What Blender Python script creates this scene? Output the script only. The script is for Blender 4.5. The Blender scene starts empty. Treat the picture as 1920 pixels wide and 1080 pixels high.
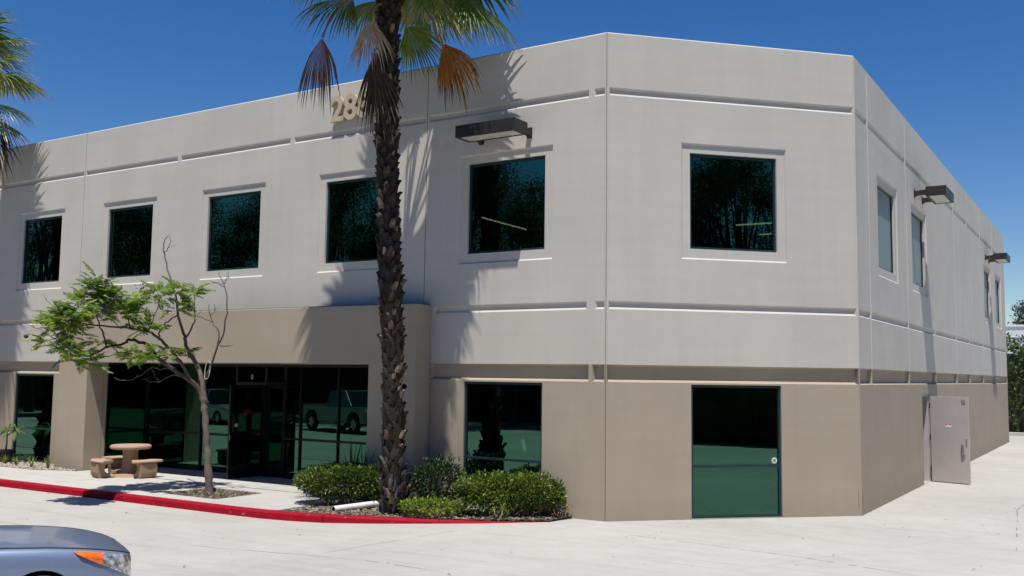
import bpy, bmesh, math, random
from mathutils import Vector, Matrix, Euler
random.seed(7)
C = bpy.context.scene.collection
SC = bpy.context.scene
PI = math.pi
S = 2 ** -0.5

# ---------------------------------------------------------------- camera
cam = bpy.data.objects.new('camera', bpy.data.cameras.new('camera'))
C.objects.link(cam)
SC.camera = cam
cam.data.sensor_width = 36.0
cam.data.lens = 1831.78 / 1920 * 36.0
cam.data.clip_start = 0.1
cam.data.clip_end = 3000
YAW, PITCH, ROLL = 0.5586, 0.0890, 0.0126
fw = Vector((-math.sin(YAW) * math.cos(PITCH), math.cos(YAW) * math.cos(PITCH), math.sin(PITCH)))
rt = Vector((math.cos(YAW), math.sin(YAW), 0))
up = rt.cross(fw)
r2 = rt * math.cos(ROLL) + up * math.sin(ROLL)
u2 = up * math.cos(ROLL) - rt * math.sin(ROLL)
M = Matrix((r2, u2, -fw)).transposed().to_4x4()
M.translation = (7.3841, -14.8186, 2.3988)
cam.matrix_world = M

# ---------------------------------------------------------------- sky, sun, exposure
SUN = Vector((0.145, -0.30, 1.0)).normalized()
world = bpy.data.worlds.new('World')
SC.world = world
world.use_nodes = True
wn = world.node_tree
sky = wn.nodes.new('ShaderNodeTexSky')
sky.sky_type = 'NISHITA'
sky.sun_disc = False
sky.sun_elevation = math.asin(SUN.z)
sky.sun_rotation = math.atan2(SUN.x, SUN.y)
sky.altitude = 100
sky.air_density = 1.0
sky.dust_density = 0.0
sky.ozone_density = 3.0
bg = wn.nodes['Background']
bg.inputs['Strength'].default_value = 0.070
hs = wn.nodes.new('ShaderNodeHueSaturation')
hs.inputs['Saturation'].default_value = 1.36
hs.inputs['Hue'].default_value = 0.511
hs.inputs['Value'].default_value = 1.24
wn.links.new(sky.outputs[0], hs.inputs['Color'])
wn.links.new(hs.outputs[0], bg.inputs['Color'])
sun = bpy.data.objects.new('sun', bpy.data.lights.new('sun', 'SUN'))
C.objects.link(sun)
sun.data.energy = 5.0
sun.data.angle = math.radians(0.53)
sun.data.color = (1.0, 0.955, 0.88)
sun.rotation_euler = SUN.to_track_quat('Z', 'Y').to_euler()
sun.location = (0, -20, 40)
SC.view_settings.view_transform = 'Standard'
SC.view_settings.look = 'None'
SC.view_settings.exposure = 0.2
SC.view_settings.gamma = 1.0
SC.view_settings.use_curve_mapping = False

# ---------------------------------------------------------------- helpers
def V(*a):
    return Vector(a)

class MB:
    def __init__(s):
        s.v = []; s.f = []; s.m = []
    def face(s, pts, m=0):
        n = len(s.v)
        s.v.extend([tuple(p) for p in pts])
        s.f.append(tuple(range(n, n + len(pts)))); s.m.append(m)
    def box(s, x0, y0, z0, x1, y1, z1, m=0):
        a = [(x0, y0, z0), (x1, y0, z0), (x1, y1, z0), (x0, y1, z0), (x0, y0, z1), (x1, y0, z1), (x1, y1, z1), (x0, y1, z1)]
        n = len(s.v); s.v.extend(a)
        for q in ((0, 3, 2, 1), (4, 5, 6, 7), (0, 1, 5, 4), (1, 2, 6, 5), (2, 3, 7, 6), (3, 0, 4, 7)):
            s.f.append(tuple(n + i for i in q)); s.m.append(m)
    def obox(s, o, ux, uy, uz, a, b, m=0):
        n = len(s.v)
        for k in ((a[0], a[1], a[2]), (b[0], a[1], a[2]), (b[0], b[1], a[2]), (a[0], b[1], a[2]),
                  (a[0], a[1], b[2]), (b[0], a[1], b[2]), (b[0], b[1], b[2]), (a[0], b[1], b[2])):
            s.v.append(tuple(o + ux * k[0] + uy * k[1] + uz * k[2]))
        for q in ((0, 3, 2, 1), (4, 5, 6, 7), (0, 1, 5, 4), (1, 2, 6, 5), (2, 3, 7, 6), (3, 0, 4, 7)):
            s.f.append(tuple(n + i for i in q)); s.m.append(m)
    def tube(s, pts, rad, n=8, m=0, cap=True):
        pts = [Vector(p) for p in pts]
        if not hasattr(rad, '__len__'): rad = [rad] * len(pts)
        rings = []
        prev = None
        for i, p in enumerate(pts):
            t = (pts[min(i + 1, len(pts) - 1)] - pts[max(i - 1, 0)]).normalized()
            if prev is None:
                a = t.orthogonal().normalized()
            else:
                a = (prev - t * prev.dot(t)).normalized()
            prev = a
            b = t.cross(a)
            base = len(s.v)
            for k in range(n):
                an = 2 * PI * k / n
                s.v.append(tuple(p + (a * math.cos(an) + b * math.sin(an)) * rad[i]))
            rings.append(base)
        for i in range(len(rings) - 1):
            for k in range(n):
                k2 = (k + 1) % n
                s.f.append((rings[i] + k, rings[i] + k2, rings[i + 1] + k2, rings[i + 1] + k)); s.m.append(m)
        if cap:
            s.f.append(tuple(rings[0] + k for k in reversed(range(n)))); s.m.append(m)
            s.f.append(tuple(rings[-1] + k for k in range(n))); s.m.append(m)
    def lathe(s, prof, n=32, m=0, o=(0, 0, 0), sx=1, sy=1):
        base = len(s.v)
        for r, z in prof:
            for k in range(n):
                a = 2 * PI * k / n
                s.v.append((o[0] + r * sx * math.cos(a), o[1] + r * sy * math.sin(a), o[2] + z))
        for i in range(len(prof) - 1):
            for k in range(n):
                k2 = (k + 1) % n
                s.f.append((base + i * n + k, base + i * n + k2, base + (i + 1) * n + k2, base + (i + 1) * n + k)); s.m.append(m)
        s.f.append(tuple(base + k for k in reversed(range(n)))); s.m.append(m)
        s.f.append(tuple(base + (len(prof) - 1) * n + k for k in range(n))); s.m.append(m)
    def prism(s, poly, w0, w1, axes, o=V(0, 0, 0), m=0):
        # poly in (a,b) extruded along c between w0 and w1; axes = (ua, ub, uc)
        ua, ub, uc = axes
        n = len(s.v); k = len(poly)
        for w in (w0, w1):
            for a, b in poly: s.v.append(tuple(o + ua * a + ub * b + uc * w))
        s.f.append(tuple(n + i for i in range(k))); s.m.append(m)
        s.f.append(tuple(n + k + i for i in reversed(range(k)))); s.m.append(m)
        for i in range(k):
            j = (i + 1) % k
            s.f.append((n + i, n + k + i, n + k + j, n + j)); s.m.append(m)
    def mesh(s, name, mats, smooth=False):
        me = bpy.data.meshes.new(name)
        me.from_pydata(s.v, [], s.f)
        for m in (mats if isinstance(mats, (list, tuple)) else [mats]): me.materials.append(m)
        if any(s.m): me.polygons.foreach_set('material_index', s.m)
        if smooth: me.polygons.foreach_set('use_smooth', [True] * len(me.polygons))
        me.update()
        return me
    def build(s, name, mats, parent=None, smooth=False, shift=None, kind=None, fix=False, auto=None, bevel=0):
        if shift is None and parent is not None and parent.get('_world'):
            shift = parent['_world']
        if shift is not None:
            q = Vector(shift)
            s.v = [tuple(Vector(p) - q) for p in s.v]
        me = s.mesh(name, mats, smooth)
        if fix or auto:
            bm = bmesh.new(); bm.from_mesh(me)
            bmesh.ops.remove_doubles(bm, verts=bm.verts, dist=1e-4)
            bmesh.ops.recalc_face_normals(bm, faces=bm.faces)
            if auto:
                for e in bm.edges:
                    e.smooth = not (len(e.link_faces) == 2 and e.calc_face_angle(0) > auto)
                for f in bm.faces: f.smooth = True
            bm.to_mesh(me); bm.free()
        o = bpy.data.objects.new(name, me)
        C.objects.link(o)
        if bevel:
            bv = o.modifiers.new('bevel', 'BEVEL'); bv.width = bevel; bv.segments = 2; bv.limit_method = 'ANGLE'
        if parent is not None: o.parent = parent
        if kind: o['kind'] = kind
        return o

def tag(o, label, cat, group=None, kind=None):
    if label: o['label'] = label
    if cat: o['category'] = cat
    if group: o['group'] = group
    if kind: o['kind'] = kind
    return o

def thing(name, label, cat, loc=(0, 0, 0), rot=0, group=None, local=False):
    o = bpy.data.objects.new(name, None); C.objects.link(o)
    o.empty_display_size = 0.2
    o.location = loc; o.rotation_euler = (0, 0, rot)
    if not local: o['_world'] = tuple(loc)
    return tag(o, label, cat, group)

def copy_tree(o, parent=None):
    c = o.copy(); C.objects.link(c)
    if parent is not None: c.parent = parent
    for ch in list(o.children): copy_tree(ch, c)
    return c

# ---------------------------------------------------------------- materials
class NT:
    def __init__(s, name):
        s.mat = bpy.data.materials.new(name); s.mat.use_nodes = True
        s.t = s.mat.node_tree; s.n = s.t.nodes; s.l = s.t.links
        s.b = s.n['Principled BSDF']; s.out = s.n['Material Output']
    def add(s, typ, **kw):
        n = s.n.new(typ)
        for k, v in kw.items():
            if k.startswith('_'): setattr(n, k[1:], v)
            else: n.inputs[k.replace('__', ' ')].default_value = v
        return n
    def link(s, a, b): s.l.new(a, b)
    def coord(s, scale=(1, 1, 1), kind='Object'):
        tc = s.add('ShaderNodeTexCoord'); mp = s.add('ShaderNodeMapping')
        mp.inputs['Scale'].default_value = scale
        s.link(tc.outputs[kind], mp.inputs['Vector']); return mp.outputs[0]
    def noise(s, vec, scale, detail=5, rough=.6):
        n = s.add('ShaderNodeTexNoise'); n.inputs['Scale'].default_value = scale
        n.inputs['Detail'].default_value = detail; n.inputs['Roughness'].default_value = rough
        s.link(vec, n.inputs['Vector']); return n.outputs['Fac']
    def ramp(s, fac, stops):
        r = s.add('ShaderNodeValToRGB')
        el = r.color_ramp.elements
        while len(el) < len(stops): el.new(.5)
        for e, (p, c) in zip(el, stops):
            e.position = p; e.color = (*c, 1) if len(c) == 3 else c
        s.link(fac, r.inputs[0]); return r.outputs[0]
    def mix(s, fac, a, b, mode='MIX'):
        m = s.add('ShaderNodeMix'); m.data_type = 'RGBA'; m.blend_type = mode
        for sock, v in ((m.inputs[0], fac), (m.inputs[6], a), (m.inputs[7], b)):
            if hasattr(v, 'links') or hasattr(v, 'is_linked'): s.link(v, sock)
            elif isinstance(v, (int, float)): sock.default_value = v
            else: sock.default_value = (*v, 1)
        return m.outputs[2]
    def bump(s, h, strength=.3, dist=.01):
        b = s.add('ShaderNodeBump'); b.inputs['Strength'].default_value = strength; b.inputs['Distance'].default_value = dist
        s.link(h, b.inputs['Height']); s.link(b.outputs[0], s.b.inputs['Normal'])

def g(v): return (v, v, v)

def simple(name, c, rough=.5, metal=0, var=.12, scale=6, bump=0, coat=0):
    t = NT(name)
    v = t.coord()
    f = t.noise(v, scale)
    lo = tuple(x * (1 - var) for x in c); hi = tuple(min(1, x * (1 + var)) for x in c)
    col = t.ramp(f, [(.3, lo), (.7, hi)])
    t.link(col, t.b.inputs['Base Color'])
    t.b.inputs['Roughness'].default_value = rough; t.b.inputs['Metallic'].default_value = metal
    t.b.inputs['Coat Weight'].default_value = coat
    if bump: t.bump(t.noise(v, scale * 12), bump, .01)
    return t.mat

def stucco(name, c, dirt):
    t = NT(name)
    v = t.coord((1, 1, 1)); vs = t.coord((1.6, 1.6, .10))
    big = t.noise(v, .55, 6, .6)
    streak = t.noise(vs, 1.8, 6, .65)
    fine = t.noise(v, 45, 4, .7)
    a = t.ramp(big, [(.3, tuple(x * .93 for x in c)), (.7, tuple(x * 1.04 for x in c))])
    b = t.ramp(streak, [(.28, dirt), (.55, (1, 1, 1)), (.72, (1, 1, 1)), (.86, (1.13, 1.125, 1.12))])
    col = t.mix(.45, a, b, 'MULTIPLY')
    d = t.ramp(fine, [(.25, g(.9)), (.75, g(1.06))])
    col = t.mix(.6, col, d, 'MULTIPLY')
    # hairline stain rows left by the form boards
    vb = t.coord((.25, .25, 5))
    hb = t.ramp(t.noise(vb, 1.2, 3, .5), [(.35, g(.965)), (.6, g(1.0))])
    col = t.mix(.8, col, hb, 'MULTIPLY')
    sx = t.add('ShaderNodeSeparateXYZ'); t.link(v, sx.inputs[0])
    mr = t.add('ShaderNodeMapRange'); mr.inputs[1].default_value = -.1; mr.inputs[2].default_value = .42; mr.inputs[3].default_value = .62; mr.inputs[4].default_value = 0
    t.link(sx.outputs[2], mr.inputs[0])
    sp = t.add('ShaderNodeMath', _operation='MULTIPLY'); t.link(mr.outputs[0], sp.inputs[0]); t.link(t.noise(v, 2.3, 6, .7), sp.inputs[1])
    col = t.mix(sp.outputs[0], col, tuple(x * .55 for x in c))
    t.link(col, t.b.inputs['Base Color'])
    t.b.inputs['Roughness'].default_value = .9
    t.b.inputs['Specular IOR Level'].default_value = .2
    t.bump(t.noise(v, 110, 4, .7), .22, .006)
    return t.mat

M_UP = stucco('painted_concrete_grey', (.55, .525, .468), (.90, .89, .875))
M_LO = stucco('painted_concrete_tan', (.395, .338, .258), (.92, .91, .89))
M_SEAL = simple('joint_sealant', (.16, .135, .11), .8)
M_CAP = simple('dark_cap_flashing', (.06, .06, .065), .45)
M_FRAME = simple('teal_window_frame', (.016, .045, .055), .35, .3)
M_BRONZE = simple('bronze_metal', (.010, .011, .011), .4, .4)
M_BRONZE2 = simple('brown_metal', (.036, .030, .025), .45, .3)
M_LENS = simple('lamp_lens', (.55, .56, .48), .25)
M_DOOR = simple('door_paint', (.43, .40, .385), .5, 0, .05, 3)
M_STEEL = simple('brushed_steel', (.55, .55, .56), .3, .9)
M_WHITE = simple('white_plastic', (.75, .74, .72), .45)
M_RED = simple('sign_red', (.55, .03, .03), .5)
M_BLACK = simple('black_rubber', (.015, .015, .016), .7)
M_DARK = simple('dark_interior', (.03, .03, .03), .9)
M_CARPET = simple('interior_floor', (.05, .05, .05), .9)
M_IVORY = simple('ivory_number', (.50, .41, .29), .5)
M_TABLE = simple('exposed_aggregate_tan', (.33, .215, .145), .85, 0, .22, 60, .3)
M_TABLETOP = simple('exposed_aggregate_top', (.41, .275, .19), .8, 0, .2, 60, .3)
M_STRIPE = simple('white_line_paint', (.72, .72, .70), .7, 0, .1, 8)
M_PVC = simple('white_pvc', (.78, .78, .80), .35)
M_POT = simple('dark_pot', (.025, .02, .018), .6)
M_GREYROOF = simple('roof_membrane', (.4, .4, .4), .8)

def concrete(name, c):
    t = NT(name)
    v = t.coord()
    a = t.ramp(t.noise(v, .22, 7, .62), [(.3, tuple(x * .86 for x in c)), (.68, tuple(x * 1.05 for x in c))])
    b = t.ramp(t.noise(v, 2.6, 6, .7), [(.25, g(.88)), (.7, g(1.03))])
    col = t.mix(.75, a, b, 'MULTIPLY')
    sc = t.coord((.35, 3.2, 1))
    st = t.ramp(t.noise(sc, 1.1, 6, .7), [(.3, (.84, .83, .82)), (.5, g(1)), (1, g(1.02))])
    col = t.mix(.7, col, st, 'MULTIPLY')
    sp = t.ramp(t.noise(v, 16, 3, .6), [(.255, (.60, .56, .52)), (.30, g(1))])
    col = t.mix(.5, col, sp, 'MULTIPLY')
    fn = t.ramp(t.noise(v, 90, 4, .8), [(.25, g(.9)), (.75, g(1.05))])
    col = t.mix(.7, col, fn, 'MULTIPLY')
    # hairline cracks
    vo = t.add('ShaderNodeTexVoronoi'); vo.feature = 'DISTANCE_TO_EDGE'; vo.inputs['Scale'].default_value = .16
    wob = t.mix(.12, t.coord(), t.n[-1].outputs[0] if False else v)
    nz = t.add('ShaderNodeTexNoise'); nz.inputs['Scale'].default_value = .8; nz.inputs['Detail'].default_value = 6
    t.link(v, nz.inputs['Vector'])
    wob = t.mix(.25, v, nz.outputs['Color'], 'ADD')
    t.link(wob, vo.inputs['Vector'])
    cr = t.ramp(vo.outputs['Distance'], [(0, g(.72)), (.0022, g(1))])
    col = t.mix(.25, col, cr, 'MULTIPLY')
    t.link(col, t.b.inputs['Base Color'])
    t.b.inputs['Roughness'].default_value = .85
    t.b.inputs['Specular IOR Level'].default_value = .25
    t.bump(t.noise(v, 60, 5, .7), .25, .006)
    return t.mat
M_CONC = concrete('pavement_concrete', (.435, .42, .393))
M_WALK = concrete('sidewalk_concrete', (.48, .465, .435))

def kerb_mat():
    t = NT('red_kerb_paint')
    v = t.coord()
    col = t.ramp(t.noise(v, 3, 6, .7), [(.3, (.25, .003, .012)), (.7, (.35, .005, .018))])
    w = t.ramp(t.noise(v, 9, 6, .75), [(.63, g(0)), (.68, g(1))])
    col = t.mix(w, col, (.42, .22, .2))
    k = t.ramp(t.noise(t.coord((1.2, 6, 6)), 2.2, 6, .7), [(.60, g(1)), (.74, g(.45))])
    col = t.mix(.8, col, k, 'MULTIPLY')
    t.link(col, t.b.inputs['Base Color']); t.b.inputs['Roughness'].default_value = .75; t.b.inputs['Specular IOR Level'].default_value = .15
    t.bump(t.noise(v, 60), .3, .006)
    return t.mat
M_KERB = kerb_mat()

def soil_mat():
    t = NT('mulch_soil')
    v = t.coord()
    col = t.ramp(t.noise(v, 14, 8, .8), [(.3, (.045, .032, .025)), (.5, (.10, .077, .059)), (.68, (.22, .175, .14))])
    t.link(col, t.b.inputs['Base Color']); t.b.inputs['Roughness'].default_value = .95
    t.bump(t.noise(v, 30, 8, .8), .9, .03)
    return t.mat
M_SOIL = soil_mat()

def objvar(name, stops, rough=.7, bump=0, translucent=0, nscale=8, spec=.3):
    t = NT(name)
    oi = t.add('ShaderNodeObjectInfo')
    gi = t.add('ShaderNodeNewGeometry')
    v = t.coord()
    f = t.noise(v, nscale, 3, .6)
    a = t.add('ShaderNodeMath', _operation='MULTIPLY_ADD'); a.inputs[1].default_value = .45
    t.link(gi.outputs['Random Per Island'], a.inputs[0])
    b = t.add('ShaderNodeMath', _operation='MULTIPLY'); b.inputs[1].default_value = .55
    t.link(f, b.inputs[0]); t.link(b.outputs[0], a.inputs[2])
    c = t.add('ShaderNodeMath', _operation='MULTIPLY_ADD'); c.inputs[1].default_value = .25
    t.link(oi.outputs['Random'], c.inputs[0])
    s = t.add('ShaderNodeMath', _operation='MULTIPLY_ADD'); s.inputs[1].default_value = .85; s.inputs[2].default_value = 0
    t.link(a.outputs[0], s.inputs[0]); t.link(s.outputs[0], c.inputs[2])
    col = t.ramp(c.outputs[0], stops)
    t.link(col, t.b.inputs['Base Color'])
    t.b.inputs['Roughness'].default_value = rough
    t.b.inputs['Specular IOR Level'].default_value = spec
    if bump: t.bump(t.noise(v, nscale * 8), bump, .01)
    if translucent:
        tr = t.add('ShaderNodeBsdfTranslucent'); t.link(col, tr.inputs['Color'])
        mx = t.add('ShaderNodeMixShader'); mx.inputs[0].default_value = translucent
        t.link(t.b.outputs[0], mx.inputs[1]); t.link(tr.outputs[0], mx.inputs[2]); t.link(mx.outputs[0], t.out.inputs[0])
    return t.mat
M_CHIP = objvar('mulch_chips', [(.2, (.05, .036, .028)), (.5, (.12, .088, .066)), (.78, (.30, .25, .20))], .9)
M_GRAVEL = objvar('pebbles', [(.2, (.20, .16, .13)), (.5, (.36, .31, .26)), (.75, (.55, .5, .45))], .85)
M_DRYLEAF = objvar('dry_leaf', [(.2, (.05, .03, .02)), (.8, (.22, .14, .08))], .9)
M_SHRUB = objvar('shrub_leaf', [(.22, (.015, .034, .007)), (.5, (.082, .132, .013)), (.78, (.23, .31, .04))], .42, 0, .28, 3, .45)
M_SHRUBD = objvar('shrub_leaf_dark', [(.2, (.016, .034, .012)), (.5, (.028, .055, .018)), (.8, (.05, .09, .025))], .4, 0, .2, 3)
M_SHRUBY = objvar('shrub_leaf_yellow', [(.2, (.07, .14, .014)), (.5, (.19, .28, .025)), (.8, (.42, .42, .06))], .45, 0, .3, 3)
M_TWIG = objvar('twig_bark', [(.2, (.10, .08, .06)), (.8, (.26, .21, .17))], .85, .3)
M_JBARK = objvar('pale_bark', [(.2, (.032, .023, .019)), (.5, (.075, .055, .046)), (.8, (.16, .13, .11))], .85, .9, 0, 9)
M_JTWIG = objvar('dark_twig', [(.2, (.045, .033, .03)), (.8, (.12, .09, .08))], .85, .2)
M_JLEAF = objvar('feathery_leaf', [(.2, (.055, .13, .018)), (.5, (.16, .27, .028)), (.8, (.38, .45, .05))], .45, 0, .42, 4)
M_FLOWER = objvar('purple_flower', [(.2, (.22, .16, .36)), (.8, (.42, .33, .6))], .6, 0, .3)
M_POD = simple('seed_pod_green', (.03, .05, .018), .6)
M_PTRUNK = objvar('palm_trunk_fibre', [(.2, (.012, .009, .007)), (.5, (.025, .018, .013)), (.8, (.05, .036, .028))], .95, .8, 0, 20)
M_BOOTT = objvar('palm_leaf_base_tan', [(.2, (.06, .04, .026)), (.5, (.17, .115, .07)), (.8, (.34, .25, .17))], .8, .6, 0, 14)
M_BOOT = objvar('palm_leaf_base', [(.2, (.009, .007, .006)), (.5, (.022, .016, .012)), (.74, (.05, .036, .027)), (.9, (.25, .17, .11))], .8, .6, 0, 14)
M_STRAP = objvar('grey_leaf_base', [(.2, (.022, .019, .018)), (.55, (.06, .055, .054)), (.85, (.19, .18, .18))], .75, .4, 0, 14)
M_FROND = objvar('palm_frond_green', [(.2, (.036, .078, .010)), (.5, (.10, .165, .020)), (.8, (.26, .30, .05))], .32, 0, .38, 2, .5)
M_FRONDY = objvar('palm_frond_backlit', [(.2, (.08, .13, .015)), (.5, (.16, .22, .025)), (.8, (.33, .34, .06))], .35, 0, .5, 2, .5)  # yellower green; sunlight through the blades is put into the colour
M_DEADO = objvar('dead_frond_orange', [(.2, (.17, .06, .010)), (.5, (.40, .145, .022)), (.8, (.52, .26, .07))], .5, 0, .45, 2)
M_DEADBR = objvar('dead_frond_red_brown', [(.2, (.09, .034, .010)), (.5, (.20, .075, .018)), (.8, (.32, .15, .05))], .55, 0, .35, 2)
M_DEADT = objvar('dead_frond_tan', [(.2, (.24, .135, .07)), (.5, (.46, .29, .16)), (.8, (.75, .58, .42))], .6, 0, .25, 2)
M_DEADB = objvar('dead_frond_brown', [(.2, (.018, .011, .008)), (.5, (.040, .024, .016)), (.8, (.13, .08, .052))], .7, 0, .15, 2)
M_TIP = objvar('dry_frond_tip', [(.2, (.16, .11, .07)), (.8, (.5, .42, .34))], .7, 0, .3, 2)
M_PETIOLE = simple('frond_stalk', (.22, .125, .04), .5)
M_PLUM = objvar('broad_leaf', [(.2, (.05, .11, .03)), (.8, (.14, .22, .06))], .35, 0, .3, 5)
M_GRASSY = objvar('yellow_grass_blade', [(.2, (.10, .16, .02)), (.8, (.3, .34, .06))], .5, 0, .35, 4)
M_SPIKE = objvar('spiky_leaf', [(.2, (.02, .035, .018)), (.8, (.06, .10, .05))], .45, 0, .2, 4)
M_TREE = objvar('dark_tree_leaf', [(.2, (.014, .024, .010)), (.8, (.045, .065, .022))], .55, 0, .2, .5)
M_EUCA = objvar('grey_green_tree_leaf', [(.2, (.030, .036, .03)), (.8, (.085, .09, .07))], .6, 0, .2, .5)
M_TBARK = objvar('tree_bark', [(.2, (.03, .024, .02)), (.8, (.09, .07, .055))], .9, .4)
M_PLUME = M_PLUM

def glass_mat(name, tint, trans, lo=1.0):
    # lo: strength of the clear grazing reflection
    t = NT(name)
    t.n.remove(t.b)
    gl = t.add('ShaderNodeBsdfGlossy'); gl.inputs['Color'].default_value = (*tint, 1); gl.inputs['Roughness'].default_value = .004
    g2 = t.add('ShaderNodeBsdfGlossy'); g2.inputs['Color'].default_value = (.85 * lo, .93 * lo, .95 * lo, 1); g2.inputs['Roughness'].default_value = .004
    tr = t.add('ShaderNodeBsdfTransparent'); tr.inputs['Color'].default_value = (*trans, 1)
    v = t.coord(); nz = t.noise(v, .9, 2, .5)
    bp = t.add('ShaderNodeBump'); bp.inputs['Strength'].default_value = .02; bp.inputs['Distance'].default_value = .02
    t.link(nz, bp.inputs['Height'])
    for x in (gl, g2): t.link(bp.outputs[0], x.inputs['Normal'])
    ad = t.add('ShaderNodeAddShader'); t.link(gl.outputs[0], ad.inputs[0]); t.link(tr.outputs[0], ad.inputs[1])
    fr = t.add('ShaderNodeFresnel'); fr.inputs['IOR'].default_value = 1.45
    fs = t.add('ShaderNodeMath', _operation='SUBTRACT'); fs.inputs[1].default_value = .05; fs.use_clamp = True
    t.link(fr.outputs[0], fs.inputs[0])
    mx = t.add('ShaderNodeMixShader'); t.link(fs.outputs[0], mx.inputs[0]); t.link(ad.outputs[0], mx.inputs[1]); t.link(g2.outputs[0], mx.inputs[2])
    t.link(mx.outputs[0], t.out.inputs[0])
    return t.mat
M_GLASS = glass_mat('tinted_green_glass', (.050, .132, .094), (.07, .085, .07))
M_GLASSP = glass_mat('entrance_glass', (.050, .128, .088), (.03, .05, .042), .35)

def veil_mat():
    # pale diffuse veil added to the glass of the side-wall panes
    m = M_GLASS.copy(); m.name = 'veiled_glass'
    nt = m.node_tree
    mx = [n for n in nt.nodes if n.type == 'MIX_SHADER'][0]; out = [n for n in nt.nodes if n.type == 'OUTPUT_MATERIAL'][0]
    df = nt.nodes.new('ShaderNodeBsdfDiffuse'); df.inputs[0].default_value = (.29, .345, .33, 1)
    m2 = nt.nodes.new('ShaderNodeMixShader'); m2.inputs[0].default_value = .78
    nt.links.new(mx.outputs[0], m2.inputs[1]); nt.links.new(df.outputs[0], m2.inputs[2]); nt.links.new(m2.outputs[0], out.inputs[0])
    return m
M_VEIL = veil_mat()

def emit(name, c, s):
    t = NT(name); t.n.remove(t.b)
    e = t.add('ShaderNodeEmission'); e.inputs[0].default_value = (*c, 1); e.inputs[1].default_value = s
    t.link(e.outputs[0], t.out.inputs[0]); return t.mat
M_TUBE = emit('fluorescent_tube', (1, .92, .66), 15.0)

# ---------------------------------------------------------------- ground
def gz(x, y):
    t = min(1, max(0, (-0.5 - x) / 4.0)); t = t * t * (3 - 2 * t)
    z = -0.09 * t
    if x > -1 and y > 3: z -= .0014 * min(y - 3, 40)
    return z
def axis(lo, hi, step, far):
    a = []
    k = lo
    while k <= hi: a.append(k); k += step
    f = []
    d = step
    x = hi
    while x < far: d *= 1.5; x += d; f.append(x)
    b = []
    d = step; x = lo
    while x > -far: d *= 1.5; x -= d; b.append(x)
    return b[::-1] + a + f
xs = axis(-34, 24, 1.0, 900); ys = axis(-34, 40, 1.0, 900)
mb = MB()
mb.v = [(x, y, gz(x, y)) for y in ys for x in xs]
nx = len(xs)
for j in range(len(ys) - 1):
    for i in range(nx - 1):
        mb.f.append((j * nx + i, j * nx + i + 1, (j + 1) * nx + i + 1, (j + 1) * nx + i)); mb.m.append(0)
pavement = mb.build('pavement', M_CONC, smooth=True, kind='structure')

M_CRACK = simple('crack_grit', (.17, .155, .14), .95)
def crack(pts, w, seed, name='expansion_joint'):
    rs = random.Random(seed); m = MB()
    P_ = []
    for a, b in zip(pts, pts[1:]):
        for i in range(14):
            t = i / 14; P_.append(V(a[0] + (b[0] - a[0]) * t + rs.gauss(0, w * .7), a[1] + (b[1] - a[1]) * t + rs.gauss(0, w * .7), 0))
    P_.append(V(*pts[-1], 0))
    for a, b in zip(P_, P_[1:]):
        d = (b - a).normalized(); n_ = V(-d.y, d.x, 0); w0 = w * rs.uniform(.35, 1)
        if rs.random() < .18: continue
        m.face([V(k.x, k.y, gz(k.x, k.y) + .004) for k in (a - n_ * w0, b - n_ * w0, b + n_ * w0, a + n_ * w0)])
    return m.build(name, M_CRACK, pavement)
crack([(.9, -1.02), (1.98, -1.11), (3.59, -1.33), (4.94, -1.67), (6.4, -2.1)], .007, 1)
crack([(-9.5, -5.6), (-5, -5.2), (-1, -4.9), (2.5, -5.0)], .006, 2)
crack([(-1.5, -2.2), (-1.9, -4.9)], .005, 3)
crack([(5.9, 13.0), (5.6, 6.0), (6.0, 1.0)], .008, 4)
crack([(3.7, 15.0), (9.0, 14.6)], .009, 5); crack([(3.6, 22.5), (9.0, 22.3)], .009, 6)

# kerb line (outer bottom edge), from far left to the taper at the corner
KP = [(-34, -2.72), (-30, -2.72), (-26, -2.72), (-22.5, -2.72), (-19, -2.72), (-15.6, -2.72), (-12.3, -2.72), (-9.0, -2.72), (-5.9, -2.72), (-5.2, -2.70), (-4.6, -2.62),
      (-4.0, -2.46), (-3.4, -2.22), (-2.8, -1.95), (-2.2, -1.66), (-1.6, -1.33), (-1.1, -.98), (-.78, -.72)]
def ztop(x):
    # top of kerb and walk
    if x < -4.2: return .045
    t = min(1, (x + 4.2) / 3.4)
    return .045 * (1 - t) + .004 * t
kerb = thing('kerb', 'low red painted kerb curving from the left edge towards the building corner', 'kerb', (0, 0, 0))
kerb['kind'] = 'structure'
def offs(i, d):
    a = Vector((*KP[max(i - 1, 0)], 0)); b = Vector((*KP[min(i + 1, len(KP) - 1)], 0))
    t = (b - a).normalized(); n = Vector((-t.y, t.x, 0))
    return Vector((*KP[i], 0)) + n * d
segs = [(i, i + 1) for i in range(0, 8)] + [(8, 11), (11, 14), (14, 17)]
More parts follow.
